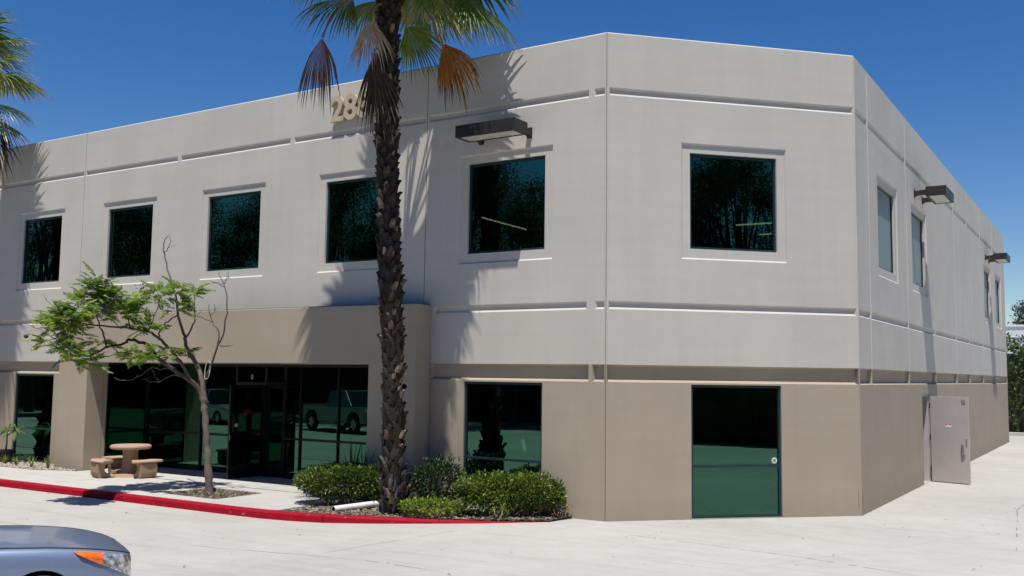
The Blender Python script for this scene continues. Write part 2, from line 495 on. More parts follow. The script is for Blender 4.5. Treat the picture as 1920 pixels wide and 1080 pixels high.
for a, b in segs:
    mb = MB()
    rows = []
    for i in range(a, b + 1):
        x = KP[i][0]; z0 = gz(*KP[i]) - .05; z1 = ztop(x)
        gap = 0
        p = [offs(i, 0), offs(i, .018), offs(i, .05), offs(i, .155)]
        if i == a: sh = (offs(min(i + 1, len(KP) - 1), 0) - offs(i, 0)).normalized() * .005
        elif i == b: sh = (offs(i - 1, 0) - offs(i, 0)).normalized() * .005
        else: sh = V(0, 0, 0)
        rows.append([p[0] + sh + V(0, 0, z0), p[1] + sh + V(0, 0, max(z0 + .01, z1 - .03)), p[2] + sh + V(0, 0, z1), p[3] + sh + V(0, 0, z1), p[3] + sh + V(0, 0, z0 - .05)])
    for r, q in zip(rows, rows[1:]):
        for k in range(4): mb.face([r[k], q[k], q[k + 1], r[k + 1]])
    mb.face(rows[0]); mb.face(rows[-1][::-1])
    mb.build('kerb_segment', M_KERB, kerb, fix=True)

# sidewalk (slab with joints) behind the kerb, up to the entrance glazing
walk = thing('sidewalk', None, None, (0, 0, 0)); walk['kind'] = 'structure'
def slab(poly, z=.045, name='paving_slab', m=M_WALK):
    mb = MB()
    n = len(poly)
    mb.face([(x, y, z) for x, y in poly])
    for i in range(n):
        a = poly[i]; b = poly[(i + 1) % n]
        mb.face([(a[0], a[1], z - .2), (b[0], b[1], z - .2), (b[0], b[1], z), (a[0], a[1], z)])
    return mb.build(name, m, walk, bevel=.006)
YK = -2.555
WELL = (-8.46, -2.14, -6.94, -.94)
gp = .005
for (x0, x1) in ((-34, -26), (-26, -20.6), (-20.6, -17.2), (-17.2, -14.5)):
    slab([(x0 + gp, YK), (x1 - gp, YK), (x1 - gp, -1.05), (x0 + gp, -1.05)])
slab([(-14.5 + gp, YK), (-11.6 - gp, YK), (-11.6 - gp, -.47), (-13.40, -.47), (-13.40, -.62), (-14.5 + gp, -1.03)])
slab([(-11.6 + gp, YK), (WELL[0], YK), (WELL[0], -.52 - gp), (-11.6 + gp, -.52 - gp)])
slab([(WELL[0], YK), (WELL[2], YK), (WELL[2], WELL[1]), (WELL[0], WELL[1])])
slab([(WELL[0], WELL[3]), (WELL[2], WELL[3]), (WELL[2], -.52 - gp), (WELL[0], -.52 - gp)])
slab([(WELL[2], YK), (-5.75, YK), (-5.2, YK + .03), (-5.0, -2.45), (-5.02, -.52 - gp), (WELL[2], -.52 - gp)])
for x0, x1 in ((-13.39, -10.5), (-10.5, -7.6), (-7.6, -4.79)):
    slab([(x0 + gp, -.46), (x1 - gp, -.46), (x1 - gp, 1.9), (x0 + gp, 1.9)])
# filler strip beneath the joints
mb = MB(); mb.box(-34, YK, -.3, -5.05, -.4, -.0); mb.build('slab_base', M_SOIL, walk)

# planting beds
def bed(name, poly, z, label=None, bumps=.03, n=40):
    mb = MB()
    xs_ = [p[0] for p in poly]; ys_ = [p[1] for p in poly]
    x0, x1, y0, y1 = min(xs_), max(xs_), min(ys_), max(ys_)
    def inside(x, y):
        c = False
        for i in range(len(poly)):
            a = poly[i]; b = poly[i - 1]
            if (a[1] > y) != (b[1] > y) and x < (b[0] - a[0]) * (y - a[1]) / (b[1] - a[1]) + a[0]: c = not c
        return c
    bm = bmesh.new()
    f = bm.faces.new([bm.verts.new((x, y, z)) for x, y in poly])
    bmesh.ops.triangulate(bm, faces=bm.faces[:])
    bmesh.ops.subdivide_edges(bm, edges=bm.edges[:], cuts=5, use_grid_fill=True)
    for v in bm.verts:
        v.co.z += random.uniform(-.3, 1) * bumps * .5
    me = bpy.data.meshes.new(name); bm.to_mesh(me); bm.free(); me.materials.append(M_SOIL)
    o = bpy.data.objects.new(name, me); C.objects.link(o); o['kind'] = 'structure'
    return o, inside, (x0, x1, y0, y1)
def scatter(name, inside, bb, z, n, mat, size, kind='flat', parent=None):
    mb = MB()
    k = 0
    while k < n:
        x = random.uniform(bb[0], bb[1]); y = random.uniform(bb[2], bb[3])
        if not inside(x, y): continue
        k += 1
        s = size * random.uniform(.5, 1.5); a = random.uniform(0, 2 * PI)
        zz = (z(x, y) if callable(z) else z) + random.uniform(.004, .02)
        if kind == 'flat':
            u = V(math.cos(a), math.sin(a), random.uniform(-.3, .3)) * s; w = V(-math.sin(a), math.cos(a), random.uniform(-.5, .5)) * s * random.uniform(.25, .6)
            c = V(x, y, zz + .004)
            mb.face([c - u - w, c + u - w * .6, c + u * 1.1 + w, c - u * .8 + w])
        else:
            c = V(x, y, zz)
            pts = [c + V(math.cos(a + q * PI / 2) * s * random.uniform(.7, 1.1), math.sin(a + q * PI / 2) * s * random.uniform(.7, 1.1), 0) for q in range(4)]
            t = c + V(0, 0, s * random.uniform(.5, .9))
            for q in range(4): mb.face([pts[q], pts[(q + 1) % 4], t])
    o = mb.build(name, mat)
    o['kind'] = 'stuff'
    return o
BED = [(-4.98, -2.40), (-4.55, -2.44), (-3.95, -2.29), (-3.35, -2.05), (-2.75, -1.78), (-2.13, -1.50), (-1.53, -1.18), (-1.03, -.84), (-.72, -.60), (-.62, .02), (-3.62, .02), (-3.64, -.44), (-4.98, -.44)]
b1, in1, bb1 = bed('planting_bed', BED, .02)
scatter('mulch', in1, bb1, .03, 4200, M_CHIP, .024)
scatter('pebbles', in1, bb1, .03, 260, M_GRAVEL, .016, 'p')
w_poly = [(WELL[0] + .01, WELL[1] + .01), (WELL[2] - .01, WELL[1] + .01), (WELL[2] - .01, WELL[3] - .01), (WELL[0] + .01, WELL[3] - .01)]
b2, in2, bb2 = bed('tree_well', w_poly, .015)
scatter('mulch', in2, bb2, .025, 1300, M_CHIP, .02)
BED2 = [(-34, -1.06), (-14.5, -1.06), (-13.42, -.64), (-13.42, -.45), (-14.48, -.45), (-14.48, .02), (-34, .02)]
b3, in3, bb3 = bed('gravel_bed', BED2, .03)
scatter('gravel', lambda x, y: in3(x, y), (-19.5, -13.4, -1.06, .02), .04, 1800, M_GRAVEL, .028, 'p')
# dry litter lying on the open pavement
scatter('leaf_litter', lambda x, y: not (x < -.5 and y > -2.7 - .0 * x), (-12, 9, -9, 9), lambda x, y: gz(x, y), 200, M_DRYLEAF, .016)

# ---------------------------------------------------------------- office building
H = 8.33; WX = 3.376; LEN = 26.243
bld = thing('office_building', 'two-storey grey and tan concrete office building with dark green windows and a chamfered corner', 'building', (0, 0, 0))

class Wall:
    def __init__(s, O, u, n): s.O = Vector(O); s.u = Vector(u); s.n = Vector(n)
    def P(s, a, z, d=0): return s.O + s.u * a + V(0, 0, z) - s.n * d
WA = Wall((0, 0, 0), (1, 0, 0), (0, -1, 0))
WB = Wall((0, 0, 0), (S, S, 0), (S, -S, 0))
WC = Wall((WX, WX, 0), (0, 1, 0), (1, 0, 0))

def panel(name, W, s0, s1, z0, z1, insets, holes, mat, thick=.2, cap=False):
    """insets: (a0,a1,b0,b1,depth,bevel, hole or None); holes: (a0,a1,b0,b1,depth) on the face itself"""
    mb = MB()
    A = {s0, s1}; Z = {z0, z1}
    rects = []
    for i in insets: A |= {i[0], i[1]}; Z |= {i[2], i[3]}; rects.append(i[:4])
    for h in holes: A |= {h[0], h[1]}; Z |= {h[2], h[3]}; rects.append(h[:4])
    A = sorted(A); Z = sorted(Z)
    P = W.P
    for a, b in zip(A, A[1:]):
        for c, d in zip(Z, Z[1:]):
            m = ((a + b) / 2, (c + d) / 2)
            if any(r[0] < m[0] < r[1] and r[2] < m[1] < r[3] for r in rects): continue
            mb.face([P(a, c), P(b, c), P(b, d), P(a, d)])
    def reveal(h, d0, d1):
        a, b, c, d = h
        mb.face([P(a, c, d0), P(a, d, d0), P(a, d, d1), P(a, c, d1)])
        mb.face([P(b, d, d0), P(b, c, d0), P(b, c, d1), P(b, d, d1)])
        mb.face([P(a, d, d0), P(b, d, d0), P(b, d, d1), P(a, d, d1)])
        mb.face([P(b, c, d0), P(a, c, d0), P(a, c, d1), P(b, c, d1)])
    hh = [(h[:4]) for h in holes]
    for (a, b, c, d, dep, bev, hole) in insets:
        o = [(a, c), (b, c), (b, d), (a, d)]
        bb_ = bev * (1.5 if d - c < .5 or hole else 1)
        i = [(a + bev, c + bb_), (b - bev, c + bb_), (b - bev, d - bev), (a + bev, d - bev)]
        for k in range(4):
            q = (k + 1) % 4
            mb.face([P(*o[k]), P(*o[q]), P(*i[q], dep), P(*i[k], dep)])
        if hole is None:
            mb.face([P(*p, dep) for p in i])
        else:
            h = [(hole[0], hole[2]), (hole[1], hole[2]), (hole[1], hole[3]), (hole[0], hole[3])]
            for k in range(4):
                q = (k + 1) % 4
                mb.face([P(*i[k], dep), P(*i[q], dep), P(*h[q], dep), P(*h[k], dep)])
            reveal(hole, dep, thick); hh.append(hole)
    for h in holes: reveal(h[:4], 0, thick)
    # back face and edges
    A = {s0, s1}; Z = {z0, z1}
    for h in hh: A |= {h[0], h[1]}; Z |= {h[2], h[3]}
    A = sorted(A); Z = sorted(Z)
    for a, b in zip(A, A[1:]):
        for c, d in zip(Z, Z[1:]):
            m = ((a + b) / 2, (c + d) / 2)
            if any(r[0] < m[0] < r[1] and r[2] < m[1] < r[3] for r in hh): continue
            mb.face([P(a, d, thick), P(b, d, thick), P(b, c, thick), P(a, c, thick)])
    if cap:
        # bevelled top arris
        mb.face([P(s0, z1), P(s1, z1), P(s1, z1 + .022, .022), P(s0, z1 + .022, .022)])
        mb.face([P(s0, z1 + .022, .022), P(s1, z1 + .022, .022), P(s1, z1 + .022, thick), P(s0, z1 + .022, thick)])
    else:
        mb.face([P(s0, z1), P(s1, z1), P(s1, z1, thick), P(s0, z1, thick)])
    for a in (s0, s1): mb.face([P(a, z0), P(a, z1), P(a, z1, thick), P(a, z0, thick)])
    mb.face([P(s0, z0), P(s1, z0), P(s1, z0, thick), P(s0, z0, thick)])
    return mb.build(name, mat, bld)

def window(W, a0, a1, z0, z1, depth, rail=None, fw_=.042, glass=M_GLASS):
    mb = MB()
    o = W.O; d0, d1 = depth, depth + .07
    def bx(a, b, c, d, e0=d0, e1=d1): mb.obox(o, W.u, -W.n, V(0, 0, 1), (a, e0, c), (b, e1, d))
    e = .003
    bx(a0 + e, a0 + fw_, z0 + e, z1 - e); bx(a1 - fw_, a1 - e, z0 + e, z1 - e)
    bx(a0 + fw_, a1 - fw_, z0 + e, z0 + fw_); bx(a0 + fw_, a1 - fw_, z1 - fw_ * 1.1, z1 - e)
    w = mb.build('window', M_FRAME, bld, bevel=.004)
    def pane(c, d):
        m2 = MB(); m2.obox(o, W.u, -W.n, V(0, 0, 1), (a0 + fw_ - .004, depth + .032, c), (a1 - fw_ + .004, depth + .044, d))
        p = m2.build('glass_pane', glass, w, shift=(0, 0, 0)); return p
    if rail:
        m3 = MB(); m3.obox(o, W.u, -W.n, V(0, 0, 1), (a0 + fw_, depth + .004, rail - .021), (a1 - fw_, depth + .066, rail + .021))
        m3.build('rail', M_FRAME, w, shift=(0, 0, 0), bevel=.004)
        pane(z0 + fw_, rail - .021); pane(rail + .021, z1 - fw_)
    else:
        pane(z0 + fw_, z1 - fw_)
    return w

ZS = 2.60     # colour change
G1 = (7.235, 7.375); G2 = (3.535, 3.675); BAND = (2.305, ZS)
WZ = (4.63, 6.325)
def ring(a0, a1): return (a0 - .17, a1 + .17, WZ[0] - .19, WZ[1] + .165, .032, .019, (a0, a1, *WZ))
def groove(a0, a1, zz, d=.042, bv=.030): return (a0, a1, zz[0], zz[1], d, bv, None)
AX = [-20.71, -17.13, -13.58, -10.01, -6.45, -2.89]     # left jambs of the upstairs windows, 1.66 m wide
VA = [-18.13, -11.02, -7.43]                            # faint vertical ribs
def upper_A(s0, s1, wins, ribs, g2ranges):
    ins = []
    cuts = sorted([s0] + ribs + [s1])
    for a, b in zip(cuts, cuts[1:]):
        ins.append(groove(a + (.055 if a in ribs else .03), b - (.055 if b in ribs else .03), G1))
    for a, b in g2ranges: ins.append(groove(a, b, G2))
    for a in wins: ins.append(ring(a, a + 1.66))
    return ins
J = .008
cA = [(-34.0, -25.28, [], [], [(-33.9, -25.31)]),
      (-25.28, -14.56, [-20.71, -17.13], [-21.7, -18.13], [(-25.25, -21.75), (-21.65, -18.18), (-18.08, -14.6)]),
      (-14.56, -3.85, [-13.58, -10.01, -6.45], [-11.02, -7.43], []),
      (-3.85, 0.0, [-2.89], [-.29], [(-3.60, -.37), (-.20, -.03)])]
for s0, s1, w, r, g2 in cA:
    panel('wall_panel', WA, s0 + J, s1 - J, ZS, H, upper_A(s0 + J, s1 - J, w, r, g2), [], M_UP, cap=True)
    for a in w: window(WA, a, a + 1.66, *WZ, .075)
# lower storey of the street front
def lower(W, s0, s1, holes, cuts=(), gap=.05):
    ins = []
    e = sorted([s0] + list(cuts) + [s1])
    for a, b in zip(e, e[1:]):
        ins.append((a + (gap if a in cuts else .012), b - (gap if b in cuts else .012), BAND[0], ZS - .002, .085, .028, None))
    return ins
ZB = -.35
LOW_TOP = 2.275
panel('wall_base_panel', WA, -34 + J, -25.28 - J, ZB, ZS, lower(WA, -34 + J, -25.28 - J, []), [], M_LO)
panel('wall_base_panel', WA, -25.28 + J, -14.502, ZB, ZS, lower(WA, -25.28 + J, -14.502, []), [(-20.71, -19.05, .06, LOW_TOP), (-17.07, -15.41, .06, LOW_TOP)], M_LO)
panel('wall_base_panel', WA, -3.655, -J, ZB, ZS, lower(WA, -3.655, -J, [], (-.29,), .035), [(-2.89, -1.23, .06, LOW_TOP)], M_LO)
for a in (-20.71, -17.07, -2.89): window(WA, a, a + 1.66, .06, LOW_TOP, .03, .90)
# chamfered corner
WBL = 4.774
panel('wall_panel', WB, J, WBL - J, ZS, H, [groove(.05, WBL - .04, G1), groove(.05, WBL - .04, G2), ring(1.545, 3.205)], [], M_UP, cap=True)
window(WB, 1.545, 3.205, *WZ, .075)
panel('wall_base_panel', WB, J, WBL - J, ZB, ZS, lower(WB, J, WBL - J, []), [(1.54, 3.23, .012, LOW_TOP)], M_LO)
wB = window(WB, 1.54, 3.23, .012, LOW_TOP, .03, .885)
# side wall
CW = [1.98, 5.66, 19.42, 22.98]
VC = [1.03, 4.86, 8.47, 12.18, 15.0, 18.4, 21.95]
cutC = [0, 8.47, 15.0, LEN]
for s0, s1 in zip(cutC, cutC[1:]):
    ins = []
    ribs = [v for v in VC if s0 < v < s1]
    e = [s0 + J] + ribs + [s1 - J]
    for a, b in zip(e, e[1:]):
        for G in (G1, G2): ins.append(groove(a + .05, b - .05, G))
    for v in ribs: ins.append((v - .028, v + .028, ZS + .001, H - .001, .02, .018, None))
    wl = [a for a in CW if s0 < a < s1]
    for a in wl: ins.append(ring(a, a + 1.68))
    panel('wall_panel', WC, s0 + J, s1 - J, ZS, H, ins, [], M_UP, cap=True)
    for a in wl: window(WC, a, a + 1.68, *WZ, .075, glass=M_VEIL)
    hol = [(6.35, 7.27, ZB + .01, 2.07)] if s0 == 0 else []
    panel('wall_base_panel', WC, s0 + J, s1 - J, ZB, ZS, lower(WC, s0 + J, s1 - J, [], ribs, .012), hol, M_LO)
# sealant in the panel joints
for W, a in ((WA, -25.28), (WA, -14.56), (WA, -3.85), (WC, 8.47), (WC, 15.0)):
    mb = MB(); mb.obox(W.O, W.u, -W.n, V(0, 0, 1), (a - J - .004, .016, -.3 if a != -3.85 else 2.5), (a + J + .004, .05, H - .02)); mb.build('joint_sealant', M_SEAL, bld)
for p, n in ((V(0, 0, 0), V(.38268, -.92388, 0)), (V(WX, WX, 0), V(.92388, -.38268, 0))):
    t = V(-n.y, n.x, 0)
    mb = MB(); mb.obox(p, t, -n, V(0, 0, 1), (-.03, .012, -.3), (.03, .08, H - .01)); mb.build('joint_sealant', M_SEAL, bld)
# dark flashing set back on the parapet, roof, rear walls, floor slab
mb = MB()
zf = H + .0235
for W, a, b in ((WA, -34, -.02), (WB, .02, WBL - .02), (WC, .02, LEN)):
    mb.obox(W.O, W.u, -W.n, V(0, 0, 1), (a, .06, zf), (b, .22, zf + .014))
mb.build('parapet_cap', M_CAP, bld)
mb = MB(); mb.box(-34, WX + LEN - .2, ZB, WX - .21, WX + LEN, H); mb.box(-34, .21, ZB, -33.8, WX + LEN - .2, H)
mb.build('rear_wall', M_UP, bld)
poly = [(-33.8, .21), (-.05, .21), (WX - .21, WX), (WX - .21, WX + LEN - .2), (-33.8, WX + LEN - .2)]
mb = MB(); mb.prism(poly, 7.55, 7.65, (V(1, 0, 0), V(0, 1, 0), V(0, 0, 1))); mb.build('roof', M_GREYROOF, bld)
mb = MB(); mb.prism(poly, 3.35, 3.5, (V(1, 0, 0), V(0, 1, 0), V(0, 0, 1)))
mb.prism([(p[0], p[1] if p[1] > 1 else 1.6) for p in poly], -.2, .03, (V(1, 0, 0), V(0, 1, 0), V(0, 0, 1)))
mb.build('floor', M_CARPET, bld)
mb = MB()
mb.box(-8.55, .25, 3.52, -8.45, 9, 7.5); mb.box(-33, 14, 3.52, 3.0, 14.1, 7.5); mb.box(-33, 8, .05, 3.0, 8.1, 3.3)
mb.build('interior_partition', M_DARK, bld)

mb = MB()
mb.obox(WB.O, WB.u, -WB.n, V(0, 0, 1), (WBL - .07, -.0015, .12), (WBL - .062, .01, .46)); mb.build('wall_gouge', M_SEAL, bld)
mb = MB(); mb.obox(WC.O, WC.u, -WC.n, V(0, 0, 1), (.05, -.0015, .08), (.075, .01, .40)); mb.build('wall_gouge', M_SEAL, bld)
# --- projecting entrance portico
PF = -.47; PX0, PX1 = -14.50, -3.66; OX0, OX1 = -13.40, -4.78; PT = 3.70; SOF = 2.575
mb = MB()
U = [(PX0, ZB), (OX0, ZB), (OX0, SOF), (OX1, SOF), (OX1, ZB), (PX1, ZB), (PX1, PT), (PX0, PT)]
mb.prism(U, PF, -.004, (V(1, 0, 0), V(0, 0, 1), V(0, 1, 0))); mb.build('entrance_surround', M_LO, bld, fix=True, bevel=.014)
for a, b in ((PX0, OX0), (OX1, PX1)):
    mb = MB(); mb.box(a + .002, -.003, ZB, b - .002, .10, SOF - .001); mb.build('entrance_pier', M_LO, bld)
mb = MB(); mb.box(PX0 + .05, -.003, SOF + .004, PX1 - .05, 2.0, SOF + .02); mb.build('entrance_soffit', M_LO, bld)
mb = MB(); mb.box(PX0 + .02, PF + .03, PT + .002, PX1 - .02, -.004, PT + .012); mb.build('entrance_cap', M_CAP, bld)
# storefront glazing 1.27 m back, with glass returns
GY = 1.27; gz0 = .05; gz1 = SOF
st = thing('entrance_storefront', None, None, (0, 0, 0)); st.parent = bld
mullx = [OX0 + .03, -11.38, -10.18, -9.23, -8.62, -8.15, -7.04, -5.9, OX1 - .03]
mb = MB()
for x in mullx:
    w = .012 if x in (-8.15, -7.04, -5.9, -11.38) else .028
    mb.box(x - w, GY - .05, gz0, x + w, GY + .05, gz1)
mb.box(OX0, GY - .045, gz0, -9.26, GY + .045, gz0 + .09) if False else None
mb.box(OX0 + .06, GY - .045, gz0, -10.21, GY + .045, gz0 + .08)
mb.box(-8.6, GY - .045, gz0, OX1 - .06, GY + .045, gz0 + .08)
mb.box(OX0 + .06, GY - .045, gz1 - .06, OX1 - .06, GY + .045, gz1)
mb.box(-10.15, GY - .045, 2.08, -9.26, GY + .045, 2.16)
mb.box(-9.20, GY - .045, 2.08, -8.65, GY + .045, 2.16)
mb.box(OX0 + .06, GY - .04, .895, -10.21, GY + .04, .945)
mb.box(-8.59, GY - .04, .895, OX1 - .06, GY + .04, .945)
for z in (gz0, .895, gz1 - .06):
    mb.box(OX0 - .03, .13, z, OX0 + .03, GY - .06, z + .05); mb.box(OX1 - .03, .13, z, OX1 + .03, GY - .06, z + .05)
for x in (OX0, OX1): mb.box(x - .03, .10, gz0, x + .03, .13, gz1)
fr = mb.build('storefront_frame', M_BRONZE, st)
def pane(x0, x1, z0, z1, y=GY):
    m2 = MB(); m2.box(x0, y - .006, z0, x1, y + .006, z1); return m2.build('glass_pane', M_GLASSP, st)
for a, b in zip(mullx, mullx[1:]):
    if (a, b) == (-10.18, -9.23) or (a, b) == (-9.23, -8.62):
        pane(a + .028, b - .028, 2.16, gz1 - .05); continue
    w = .012
    pane(a + w, b - w, gz0 + .08, .895); pane(a + w, b - w, .945, gz1 - .05)
for x in (OX0, OX1):
    for z0, z1 in ((gz0 + .05, .895), (.945, gz1 - .06)):
        m2 = MB(); m2.box(x - .006, .13, z0, x + .006, GY - .05, z1); m2.build('glass_pane', M_GLASSP, st)
def leaf_door(name, label, o, ux, uy, w):
    m2 = MB(); Z = V(0, 0, 1)
    m2.obox(o, ux, uy, Z, (0, -.022, .02), (.07, .022, 2.06)); m2.obox(o, ux, uy, Z, (w - .07, -.022, .02), (w, .022, 2.06))
    m2.obox(o, ux, uy, Z, (.07, -.022, .02), (w - .07, .022, .28)); m2.obox(o, ux, uy, Z, (.07, -.022, 1.98), (w - .07, .022, 2.06))
    m2.obox(o, ux, uy, Z, (.07, -.018, .98), (w - .07, .018, 1.04))
    d = m2.build(name, M_BRONZE, st)
    m2 = MB(); m2.obox(o, ux, uy, Z, (.07, -.005, .28), (w - .07, .005, .98)); m2.obox(o, ux, uy, Z, (.07, -.005, 1.04), (w - .07, .005, 1.98))
    m2.build('glass_pane', M_GLASSP, st)
    if label: d['label'] = label
    return d
leaf_door('entrance_door', 'dark framed glass entrance leaf standing open towards the walk', V(-9.26, 1.20, .045), V(-.06, -.998, 0).normalized(), V(1, 0, 0), .95)
leaf_door('entrance_door', 'dark framed glass entrance leaf, closed', V(-9.20, GY, .045), V(1, 0, 0), V(0, 1, 0), .55)
# suite figure on the transom, small notices on the open leaf
def flat_text(txt, size, mat, parent, name, loc, ux, uz, bold=.0, ext=.002):
    cu = bpy.data.curves.new(name, 'FONT'); cu.body = txt; cu.size = size; cu.extrude = ext; cu.offset = bold; cu.align_x = 'CENTER'
    cu.resolution_u = 6
    to = bpy.data.objects.new(name, cu); C.objects.link(to)
    dg = bpy.context.evaluated_depsgraph_get()
    me = bpy.data.meshes.new_from_object(to.evaluated_get(dg))
    bpy.data.objects.remove(to)
    ux = Vector(ux).normalized(); uz = Vector(uz).normalized(); n = ux.cross(uz)
    mt = Matrix((ux, uz, n)).transposed().to_4x4(); mt.translation = loc
    me.transform(mt); me.materials.clear(); me.materials.append(mat); me.name = name
    o = bpy.data.objects.new(name, me); C.objects.link(o)
    if parent is not None: o.parent = parent
    return o
flat_text('0', .15, M_STEEL, st, 'suite_number', (-9.72, GY - .012, 2.23), (1, 0, 0), (0, 0, 1), .006)
mb = MB()
for y0, y1, z0, z1 in ((.62, .80, 1.52, 1.54), (.60, .82, 1.475, 1.49)): mb.box(-9.262 + .01, y0, z0, -9.262 + .014, y1, z1)
mb.build('door_notice', M_RED, st)
m2 = MB(); m2.tube([(-9.285, .42, 1.22), (-9.265, .42, 1.22)], .045, 16); m2.build('round_sticker', M_IVORY, st)
m2 = MB(); m2.box(-9.33, .255, .90, -9.285, .275, 1.02); m2.build('lock_plate', M_STEEL, st)
# round sticker on the corner glazing
m2 = MB(); p = WB.P(3.115, .975, -.0); m2.tube([WB.P(3.115, .975, .060), WB.P(3.115, .975, .0615)], .052, 20)
sk = m2.build('round_sticker', M_WHITE, wB, shift=(0, 0, 0))
m2 = MB(); m2.tube([WB.P(3.115, .975, .0590), WB.P(3.115, .975, .0598)], .032, 20)
m2.build('sticker_emblem', simple('sticker_print', (.25, .27, .25), .5), wB, shift=(0, 0, 0))
# ceiling lamps glimpsed through the upstairs glass
for a, b in (((-6.03, 5.2, 6.3), (-6.08, 7.4, 6.3)), ((-8.35, 9.5, 6.3), (-7.78, 9.4, 6.3)), ((-.9, 9.22, 6.3), (.1, 9.3, 6.3)), ((-.9, 11.14, 6.3), (-.42, 11.1, 6.3))):
    if a[0] < -8: continue
    m2 = MB(); m2.tube([a, b], .02, 8); m2.build('ceiling_lamp', M_TUBE, bld)

# --- steel side door standing open
dr = thing('steel_door', None, None, (0, 0, 0)); dr.parent = bld
hp = V(WX + .03, 10.62, -.012); dx = V(.87, -.27, 0).normalized(); dy = V(-dx.y, dx.x, 0)
mb = MB(); mb.obox(hp, dx, dy, V(0, 0, 1), (0, 0, .02), (.905, .045, 2.03)); leafd = mb.build('door_leaf', M_DOOR, dr, bevel=.004)
mb = MB(); mb.obox(hp, dx, -dy, V(0, 0, 1), (.745, .0, 1.86), (.845, .004, 1.965)); mb.build('door_plate', M_STEEL, dr)
mb = MB(); mb.obox(hp, dx, -dy, V(0, 0, 1), (.36, .0, 1.31), (.50, .003, 1.39)); mb.build('door_sign', M_WHITE, dr)
mb = MB()
for a, b in ((.362, .418), (.442, .498)): mb.obox(hp, dx, -dy, V(0, 0, 1), (a, .0032, 1.365), (b, .0045, 1.388))
mb.build('door_sign_print', M_RED, dr)
mb = MB()
mb.obox(hp, dx, -dy, V(0, 0, 1), (.735, 0, .70), (.825, .05, .93)); mb.build('pull_handle', M_STEEL, dr, bevel=.02)
mb = MB()
mb.obox(hp, dx, -dy, V(0, 0, 1), (.835, 0, .90), (.868, .012, 1.06)); mb.obox(hp, dx, -dy, V(0, 0, 1), (.905, -.04, .86), (.909, -.005, 1.10))
mb.build('lock_plate', M_STEEL, dr)
mb = MB()
for z in (.25, 1.0, 1.75): mb.tube([hp + V(-.012, -.01, z), hp + V(-.012, -.01, z + .12)], .014, 8)
mb.build('hinge', M_BRONZE, dr)
mb = MB()
O = V(WX, WX, 0)
mb.obox(O, V(0, 1, 0), V(-1, 0, 0), V(0, 0, 1), (6.352, .02, 0), (6.40, .14, 2.02)); mb.obox(O, V(0, 1, 0), V(-1, 0, 0), V(0, 0, 1), (7.22, .02, 0), (7.268, .14, 2.02))
mb.obox(O, V(0, 1, 0), V(-1, 0, 0), V(0, 0, 1), (6.352, .02, 2.02), (7.268, .14, 2.068))
mb.obox(O, V(0, 1, 0), V(-1, 0, 0), V(0, 0, 1), (6.36, .0, -.3), (7.26, .2, .0))
mb.build('door_frame', M_DOOR, dr)
mb = MB(); mb.obox(O, V(0, 1, 0), V(-1, 0, 0), V(0, 0, 1), (5.5, 1.5, 0), (9, 1.6, 3.2)); mb.build('interior_partition', M_DARK, bld)

# ---------------------------------------------------------------- house number
num = thing('house_number', 'cream raised numerals 288 high on the wall, half hidden by the palm', 'number', (-5.75, 0, 7.55))
for ch, x in (('2', -6.10), ('8', -5.75), ('8', -5.40)):
    o = flat_text(ch, .72, M_IVORY, num, 'digit', (x + 5.75, -.06, 0), (1, 0, 0), (0, 0, 1), .019, .04)
    # stand-off studs
mb = MB()
for x in (-6.10, -5.75, -5.40):
    for z in (7.62, 7.92): mb.tube([(x, -.03, z), (x, .01, z)], .012, 6)
mb.build('stud', M_STEEL, num)

# ---------------------------------------------------------------- wall lights
def wall_light():
    r = thing('wall_light', 'x', 'wall light', (0, 0, 0), local=True)
    Z = V(0, 0, 1)
    L, D, hh = 1.26, .44, .22
    x0 = .26
    mb = MB()
    # open bottomed housing: top, sides
    mb.box(x0, -L / 2, -hh, x0 + .02, L / 2, 0); mb.box(x0 + D - .02, -L / 2, -hh, x0 + D, L / 2, 0)
    mb.box(x0 + .02, -L / 2, -hh, x0 + D - .02, -L / 2 + .02, 0); mb.box(x0 + .02, L / 2 - .02, -hh, x0 + D - .02, L / 2, 0)
    mb.box(x0 + .02, -L / 2 + .02, -.03, x0 + D - .02, L / 2 - .02, 0)
    # bottom lip
    for a in ((x0 + .02, -L / 2 + .02, x0 + .06, L / 2 - .02), (x0 + D - .06, -L / 2 + .02, x0 + D - .02, L / 2 - .02), (x0 + .06, -L / 2 + .02, x0 + D - .06, -L / 2 + .07), (x0 + .06, L / 2 - .07, x0 + D - .06, L / 2 - .02)):
        mb.box(a[0], a[1], -hh, a[2], a[3], -hh + .02)
    mb.build('housing', M_BRONZE2, r, bevel=.004)
    mb = MB(); mb.box(x0 + .06, -L / 2 + .07, -hh + .006, x0 + D - .06, L / 2 - .07, -hh + .014); mb.build('lens', M_LENS, r)
    for y in (-.52, .52):
        mb = MB()
        mb.box(0, y - .055, -.22, .014, y + .055, -.02)
        prof = [(.014, -.06), (.05, -.07), (.26, -.05), (.26, -.17), (.08, -.175), (.014, -.21)]
        mb.prism(prof, y - .045, y + .045, (V(1, 0, 0), V(0, 0, 1), V(0, 1, 0)))
        mb.build('bracket', M_BRONZE2, r, bevel=.004)
    return r
l0 = wall_light()
l0.location = (-2.06, -.001, 6.87); l0.rotation_euler = (0, 0, -PI / 2)
l0['label'] = 'dark bronze box wall light above the front window beside the palm'; l0['group'] = 'box wall lights'
l1 = copy_tree(l0); l1.location = (WX + .001, WX + 6.47, 6.88); l1.rotation_euler = (0, 0, 0)
l1['label'] = 'bronze box wall light above the open steel side door'
l2 = copy_tree(l0); l2.location = (WX + .001, WX + 20.3, 6.88); l2.rotation_euler = (0, 0, 0)
